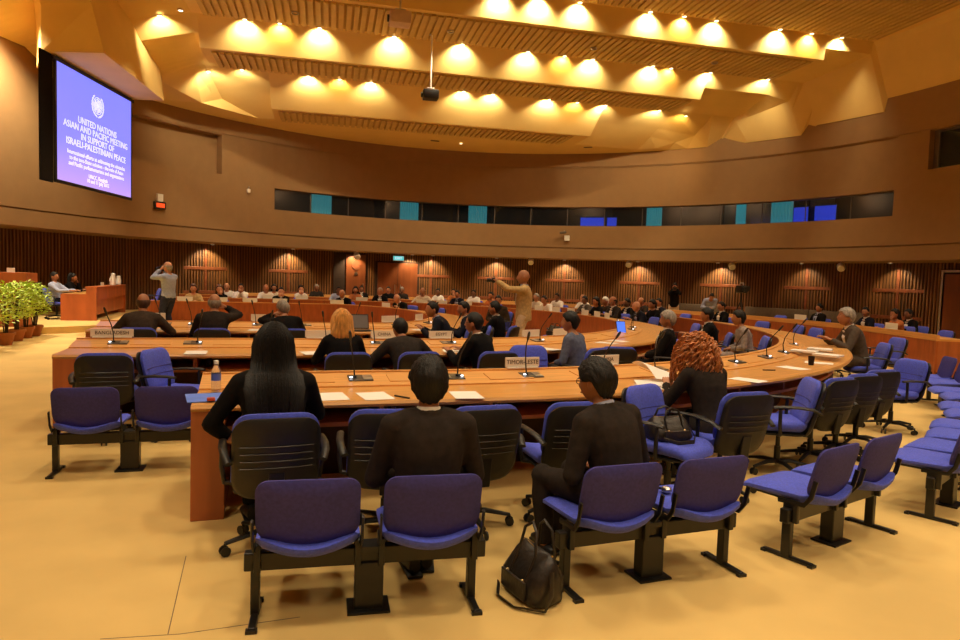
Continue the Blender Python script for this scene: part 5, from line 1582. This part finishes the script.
# ---- raised rostrum platform, rostrum desk, side lectern
pf = MB(); pf.prism([tuple(uv(u, v)[:2]) for u, v in ((-6.6, 15.6), (-4.9, 17.4), (-3.4, 18.6), (-3.0, 19.4), (-3.0, 25.6), (-5.5, 25.6), (-8.0, 22.0))], 0.0, .16)
struct(pf.build('trim_21', M_carpet))
def ros_box(mbx, u0, u1, v0, v1, z0, z1):
    mbx.prism([tuple(uv(u, v)[:2]) for u, v in ((u0, v0), (u1, v0), (u1, v1), (u0, v1))], z0, z1)
ro = thing('rostrum_desk', 'long red-brown rostrum desk on the carpeted platform by the wall', 'desk')
M_ros = mat('rostrum_wood', (.46, .120, .034), .42, var=.18, scale=4, stretch=(1, 1, .3))
V0, V1 = 19.85, 23.8
mb = MB(); ros_box(mb, -4.36, -4.12, V0, V0 + .06, .16, 1.06); ros_box(mb, -4.95, -4.36, V0, V0 + .06, .16, .86); mb.build('end_panel', M_ros, ro)
mb = MB(); ros_box(mb, -4.36, -4.12, V1, V1 + .06, .16, 1.06); ros_box(mb, -4.95, -4.36, V1, V1 + .06, .16, .86); mb.build('end_panel', M_ros, ro)
mb = MB(); ros_box(mb, -4.17, -4.12, V0 + .06, V1, .72, 1.03); mb.build('upper_front_panel', M_ros, ro)
mb = MB(); ros_box(mb, -4.22, -4.17, V0 + .06, V1, .30, .72); mb.build('lower_front_panel', M_ros, ro)
mb = MB(); ros_box(mb, -4.40, -4.10, V0 + .06, V1, 1.03, 1.06); mb.build('raised_top', M_ros, ro)
mb = MB(); ros_box(mb, -4.95, -4.40, V0 + .06, V1, .83, .86); mb.build('desktop', M_desktop, ro)
nameplate(uv(-4.25, 21.2), AX + PI / 2, 'small white nameplate on the raised top of the rostrum desk', None, .36, .09, 1.061)
for i, (u, v) in enumerate(((-4.26, 22.6), (-4.30, 22.95), (-4.22, 23.3))):
    t = thing('water_jug' if i == 0 else 'cup', ['white jug with a spout on the rostrum desk', 'tall white cup next to the jug on the rostrum desk', 'white cup at the far end of the rostrum desk'][i], 'jug' if i == 0 else 'cup', tuple(uv(u, v, 1.061)))
    h = (.26, .34, .26)[i]
    MB().lathe([(.07, 0), (.075, h * .5), (.055, h * .85), (.06, h), (.052, h), (.045, h * .85)], n=16, cap=False).build('vessel', M_white, t, 40)
    if i == 0: MB().tube([(0, -.07, h * .3), (0, -.15, h * .45), (0, -.14, h * .75), (0, -.065, h * .85)], .012, 7).build('handle', M_white, t, 50)
    else: MB().lathe([(.062, h), (.03, h + .02)], n=16).build('lid', M_white, t, 40)
# people at the rostrum
q = uv(-5.15, 20.3)
place_chair((q.x, q.y, .16), AX - PI / 2 - .2, 'dark office chair under the man in the white shirt at the rostrum', 'chairs at the rostrum')
person('man in a white shirt and dark trousers leaning back at the rostrum desk end', q, AX - PI / 2 - .25, top=LB, bottom=M_navy, jacket=False, hair='short', skin=M_skin2, hands={0: 'desk'}, lean=-6, z0=.16, lod=1, scale=.98)
q = uv(-5.2, 21.6)
place_chair((q.x, q.y, .16), AX - PI / 2, 'office chair under the dark-haired woman at the rostrum', 'chairs at the rostrum')
person('dark-haired woman in black beside the man at the rostrum', q, AX - PI / 2, top=M_blackc, hair='bob', female=True, skin=M_skin2, hands={-1: 'face', 1: 'desk'}, z0=.16, lod=1)
q = uv(-3.2, 22.6); place_chair((q.x, q.y, .16), 2.2, 'blue office chair standing alone between the rostrum and the standing man', 'chairs at the rostrum')
t = thing('lectern', 'red-brown wooden lectern with projecting top behind the potted plants', 'lectern', (0, 0, 0))
mb = MB(); ros_box(mb, -6.4, -5.15, 17.62, 18.3, .16, 1.18); mb.build('body', M_ros, t)
mb = MB(); ros_box(mb, -6.4, -5.05, 17.55, 18.35, 1.18, 1.40); mb.build('top', M_ros, t)
nameplate(uv(-5.40, 17.72), AX, 'small white card on the lectern top', None, .16, .09, 1.401)

# ---- potted plants
M_leaf = mat('leaf', (.46, .62, .05), .5, var=.45, scale=6, sheen=.1)
M_terra = mat('terracotta', (.42, .14, .045), .75, var=.15, scale=6)
M_soil = mat('soil', (.05, .03, .018), .95, var=.3)
def plant(p, h, r, label, seed):
    rnd = random.Random(seed)
    t = thing('potted_plant', label, 'plant', (p.x, p.y, 0), rnd.uniform(0, 6), 'potted plants by the wall')
    MB().lathe([(.10, 0), (.145, .20), (.165, .20), (.165, .25), (.145, .25), (.14, .20)], n=18, cap=False).build('pot', M_terra, t, 35)
    MB().lathe([(.001, .21), (.14, .21)], n=18, cap=False).build('soil', M_soil, t)
    mb = MB()
    for k in range(9):
        a = rnd.uniform(0, 6.28); rr = rnd.uniform(.05, .8) * r
        mb.tube([(.03 * math.cos(a), .03 * math.sin(a), .2), (rr * .4 * math.cos(a), rr * .4 * math.sin(a), .2 + h * .45), (rr * math.cos(a), rr * math.sin(a), .2 + h * rnd.uniform(.7, .95))], [.012, .009, .004], 5)
    mb.build('stems', M_soil, t)
    mb = MB()
    for k in range(430):
        a = rnd.uniform(0, 6.28); z = rnd.uniform(-1, 1); q = rnd.uniform(.45, 1.0) ** .5
        c = Vector((math.cos(a) * math.sqrt(1 - z * z) * r * q, math.sin(a) * math.sqrt(1 - z * z) * r * q, .25 + h * .60 + z * h * .42 * q))
        d = Vector((math.cos(a), math.sin(a), rnd.uniform(-.5, .8))).normalized(); ln = rnd.uniform(.07, .12); w = ln * .28
        sd = d.cross(Vector((0, 0, 1))).normalized(); up = sd.cross(d)
        mb.add([c, c + d * ln * .45 + sd * w + up * .012, c + d * ln, c + d * ln * .45 - sd * w + up * .012, c + d * ln * .45 - up * .004], [(0, 1, 4), (1, 2, 4), (2, 3, 4), (3, 0, 4)])
    f = mb.build('foliage', M_leaf, t); f['kind'] = 'stuff'
for i, (x, y, h, r) in enumerate(((-12, 351, .95, .38), (6, 345, .98, .36), (17, 341, 1.0, .34), (26, 338, .98, .32), (35, 336, .92, .31))):
    plant(atz(x, y, 0), h, r, ['bushy green plant in a terracotta pot', 'bushy green plant in a terracotta pot, second of the row by the lectern', 'bushy green plant in a terracotta pot in the middle of the row', 'bushy green plant in a terracotta pot next to the last of the row', 'bushy green plant in a small terracotta pot closest to the rostrum'][i], 20 + i)

# ---- hanging projectors
def projector(x, y, depth, ztop, label, m, w, h, lens_side):
    d = ray(x, y); p = d * (depth / d.y) + Vector((0, 0, CAM_H))
    t = thing('ceiling_projector', label, 'projector', tuple(p), AC)
    MB().bbox((0, 0, 0), (w, w * .8, h), .03).build('casing', m, t, 40)
    MB().tube([(0, 0, h / 2), (0, 0, ztop - p.z)], .022, 8).build('pole', M_white if m is M_black else M_steel, t, 40)
    MB().bbox((0, 0, h / 2 + .03), (w * .5, w * .4, .05), .01).build('mount_bracket', M_steel, t)
    MB().tube([(-w / 2 - .005 if lens_side else 0, 0 if lens_side else -w * .4 - .005, -.01), (-w / 2 - .05 if lens_side else 0, 0 if lens_side else -w * .4 - .05, -.01)], h * .28, 14).build('lens', M_black, t, 40)
    MB().lathe([(.09, 0), (.09, -.02)], (0, 0, ztop - p.z), 14).build('ceiling_plate', M_steel, t)
M_projw = mat('projector_shell', (.62, .46, .36), .5, var=.05)
projector(400, 19, 16.0, 9.28, 'white projector hanging from the upper ribbed ceiling', M_projw, .50, .30, True)
projector(430.5, 95, 19.4, 8.56, 'black projector hanging on a pale pole in front of the lowest step', M_black, .45, .26, True)

# ---- exit sign, wall clock, cameras, speakers
th = TH(398, 257, WOODR); c = wallpt(th, WOODR - .12, 2.42)
t = thing('exit_sign', 'lit cyan exit sign above the wooden double door', 'sign', tuple(c), th - PI / 2)
MB().bbox((0, 0, 0), (.50, .06, .22), .01).build('casing', M_white, t)
MB().box((0, -.032, 0), (.46, .006, .18)).build('lit_face', mat('exit_face', (.1, .5, .5), .5, emit=(.12, .70, .72), espow=.8), t)
o = obj('lettering', text_mesh('EXIT', .15, M_scrtxt, .002), t); o.matrix_local = Matrix.Translation((0, -.037, 0)) @ RT
th, z = at_wall(158.5, 203); c = wallpt(th, WR - .06, z)
t = thing('wall_clock', 'small black digital clock with red digits under a white box on the wall', 'clock', tuple(c), th - PI / 2)
MB().bbox((0, .0, -.08), (.40, .10, .24), .015).build('casing', M_black, t)
MB().box((0, -.052, -.08), (.30, .006, .14)).build('display', mat('clock_red', (.5, .05, .01), .5, emit=(1, .10, .02), espow=.8), t)
MB().bbox((0, .0, .17), (.20, .10, .24), .012).build('upper_box', M_white, t)
th, z = at_wall(248, 191); c = wallpt(th, WR - .05, z)
t = thing('wall_sensor', 'small pale sensor on the curved wall between the clock and the windows', 'sensor', tuple(c), th - PI / 2)
MB().bbox((0, 0, 0), (.11, .10, .14), .02).build('casing', M_white, t); MB().tube([(0, 0, .07), (0, -.02, .17)], .018, 8).build('antenna', M_steel, t)
th, z = at_wall(565, 234); c = wallpt(th, WR - .12, z)
t = thing('surveillance_camera', 'surveillance camera on a bracket with a white box on the curved wall', 'camera', tuple(c), th - PI / 2)
MB().bbox((.10, 0, -.18), (.22, .10, .22), .015).build('junction_box', M_white, t)
MB().tube([(-.02, .03, .08), (-.02, -.12, .10), (-.05, -.16, .02)], .02, 8).build('arm', M_steel, t, 40)
MB().tube([(-.20, -.17, .02), (.08, -.15, .06)], .05, 10).build('camera_body', M_frame, t, 40)
for i, (x, y) in enumerate(((357, 256), (531, 260.5), (629, 263), (732, 266), (841, 267))):
    th, z = at_wall(x, y, WR + .3); c = wallpt(th, WR + .3, min(z, 2.45))
    t = thing('soffit_speaker', 'round pale speaker hanging under the soffit', 'speaker', tuple(c), th - PI / 2 + (.6 if i > 2 else 0), 'speakers under the soffit')
    MB().tube([(0, 0, 2.6 - c.z), (0, 0, .06)], .015, 6).build('bracket', M_steel, t)
    R2 = Matrix.Rotation(.5, 3, 'X'); mb = MB(); mb.tube([R2 @ Vector((0, .14, 0)), R2 @ Vector((0, .10, 0)), R2 @ Vector((0, -.10, 0)), R2 @ Vector((0, -.14, 0))], [.09, .125, .125, .10], 14); mb.build('housing', M_white, t, 40)
    mb = MB(); mb.tube([R2 @ Vector((0, -.141, 0)), R2 @ Vector((0, -.145, 0))], .095, 14); mb.build('grille', M_steel, t)
# tripod camera by the slatted wall
d = ray(741, 300); p = Vector((d.x / d.y * 23.2, 23.2, 0))
t = thing('tripod_camera', 'black video camera on a tripod in front of the slatted wall', 'camera', tuple(p))
for k in range(3):
    a = 2 * PI * k / 3 + .5
    MB().tube([(0, 0, 1.15), (.22 * math.cos(a), .22 * math.sin(a), .6), (.45 * math.cos(a), .45 * math.sin(a), .01)], .022, 7).build('tripod_leg', M_black, t, 40)
MB().tube([(0, 0, 1.1), (0, 0, 1.42)], .035, 8).build('column', M_black, t, 40)
MB().bbox((0, 0, 1.56), (.24, .50, .26), .03).build('camera_body', M_black, t)
MB().tube([(0, -.25, 1.56), (0, -.45, 1.56)], .09, 12).build('lens', M_black, t, 40)
MB().tube([(0, -.15, 1.69), (0, -.12, 1.78), (0, .12, 1.78), (0, .18, 1.69)], .018, 7).build('top_handle', M_steel, t, 40)
MB().bbox((.20, -.1, 1.62), (.14, .03, .10), .01).build('viewfinder', M_black, t)
# cameras held by the standing men
def held_camera(pers, label, big=1.0):
    o, HM, arm = pers
    a, b = arm[-1][2], arm[1][2]; c = (a + b) / 2
    dirv = ((a - arm[-1][1]).normalized() + (b - arm[1][1]).normalized()); dirv.z = 0; dirv = (HM.to_3x3() @ Vector((0, 1, 0)))
    M = Matrix.Translation(o.location) @ Matrix.Rotation(o.rotation_euler.z, 4, 'Z') @ Matrix.Scale(o.scale[0], 4)
    cw = M @ (c + dirv * .05)
    yaw = math.atan2(dirv.y, dirv.x) - PI / 2 + o.rotation_euler.z
    t = thing('photo_camera', label, 'camera', tuple(cw), yaw)
    MB().bbox((0, 0, 0), (.13 * big, .06 * big, .09 * big), .012).build('camera_body', M_black, t)
    MB().tube([(0, .03 * big, 0), (0, .06 * big, 0), (0, .12 * big, 0)], [.034 * big, .038 * big, .036 * big], 14).build('lens', M_black, t, 40)
    MB().bbox((0, 0, .055 * big), (.05 * big, .05 * big, .03 * big), .008).build('viewfinder', M_black, t)
held_camera(man_t, 'black camera held out by the standing man in the tan jacket')
held_camera(man_b, 'black camera held to the eye by the standing man in the blue shirt', 1.15)
held_camera(man_p, 'black camera held by the photographer before the slatted wall', 1.2)
# small vents in the plain ceiling rim
for x, y in ((270, 129), (435, 141), (588, 147.5), (668, 145), (753, 129), (897, 85.5), (928, 78.5)):
    z = 6.98
    p = atz(x, y, z)
    t0_ = math.atan2(p.y - WCY, p.x - WCX); rr = math.hypot(p.x - WCX, p.y - WCY)
    if rr > WR - .1 or x > 620: continue
    t = thing('ceiling_vent', 'narrow dark air vent in the plain ceiling rim', 'vent', (p.x, p.y, 6.985), t0_ - PI / 2, 'vents in the ceiling rim')
    MB().bbox((0, 0, 0), (.34, .10, .02), .003).build('frame', M_walltrim, t)
    for q in (-1, 1): MB().box((0, q * .02, -.012), (.30, .012, .01)).build('slat', M_black, t)
# low upholstered benches along the slatted wall
M_greyfab = mat('grey_upholstery', (.16, .12, .085), .9, var=.12, scale=20)
for x, w, lab in ((700, 2.2, 'long grey upholstered bench behind the bending man by the slatted wall'), (780, 2.4, 'long grey upholstered bench right of the tripod camera by the slatted wall'), (842, 2.0, 'grey upholstered bench behind the man in dark suit and tie')):
    th = TH(x, 300, WOODR)
    t = thing('upholstered_bench', lab, 'bench', tuple(wallpt(th, WOODR - .55, 0)), th - PI / 2)
    MB().bbox((0, .0, .38), (w, .55, .14), .03).build('seat', M_greyfab, t, 40)
    MB().bbox((0, .24, .66), (w, .12, .44), .03).build('backrest', M_greyfab, t, 40)
    MB().bbox((0, .02, .15), (w - .1, .45, .30), .01).build('base', M_gap, t)
# bags and small things on the seats
ch, p, rz = SEAT['n4']
make_bag('black bag on the blue chair beside the man in the tan jacket', (p.x, p.y, .468), rz + .4, .40, .26, .22, .05, 0)
b_ = bench_objs[2.15]; rz = b_.rotation_euler.z
q = Vector(b_.location) + Vector((math.cos(rz), math.sin(rz), 0)) * .12 + Vector((-math.sin(rz), math.cos(rz), 0)) * .10
t = thing('headset', 'small black headset with silver parts lying on the empty blue bench seat', 'headset', (q.x, q.y, .40), .6)
MB().tube([(.07 * math.cos(a), .07 * math.sin(a), .018 + .004 * math.sin(3 * a)) for a in [PI * k / 12 for k in range(13)]], .008, 6).build('headband', M_black, t, 40)
for s_ in (-1, 1):
    MB().ball((s_ * .07, -.01, .022), (.028, .034, .020), 10, 7).build('earpiece', M_steel if s_ > 0 else M_black, t, 50)
finish_people()
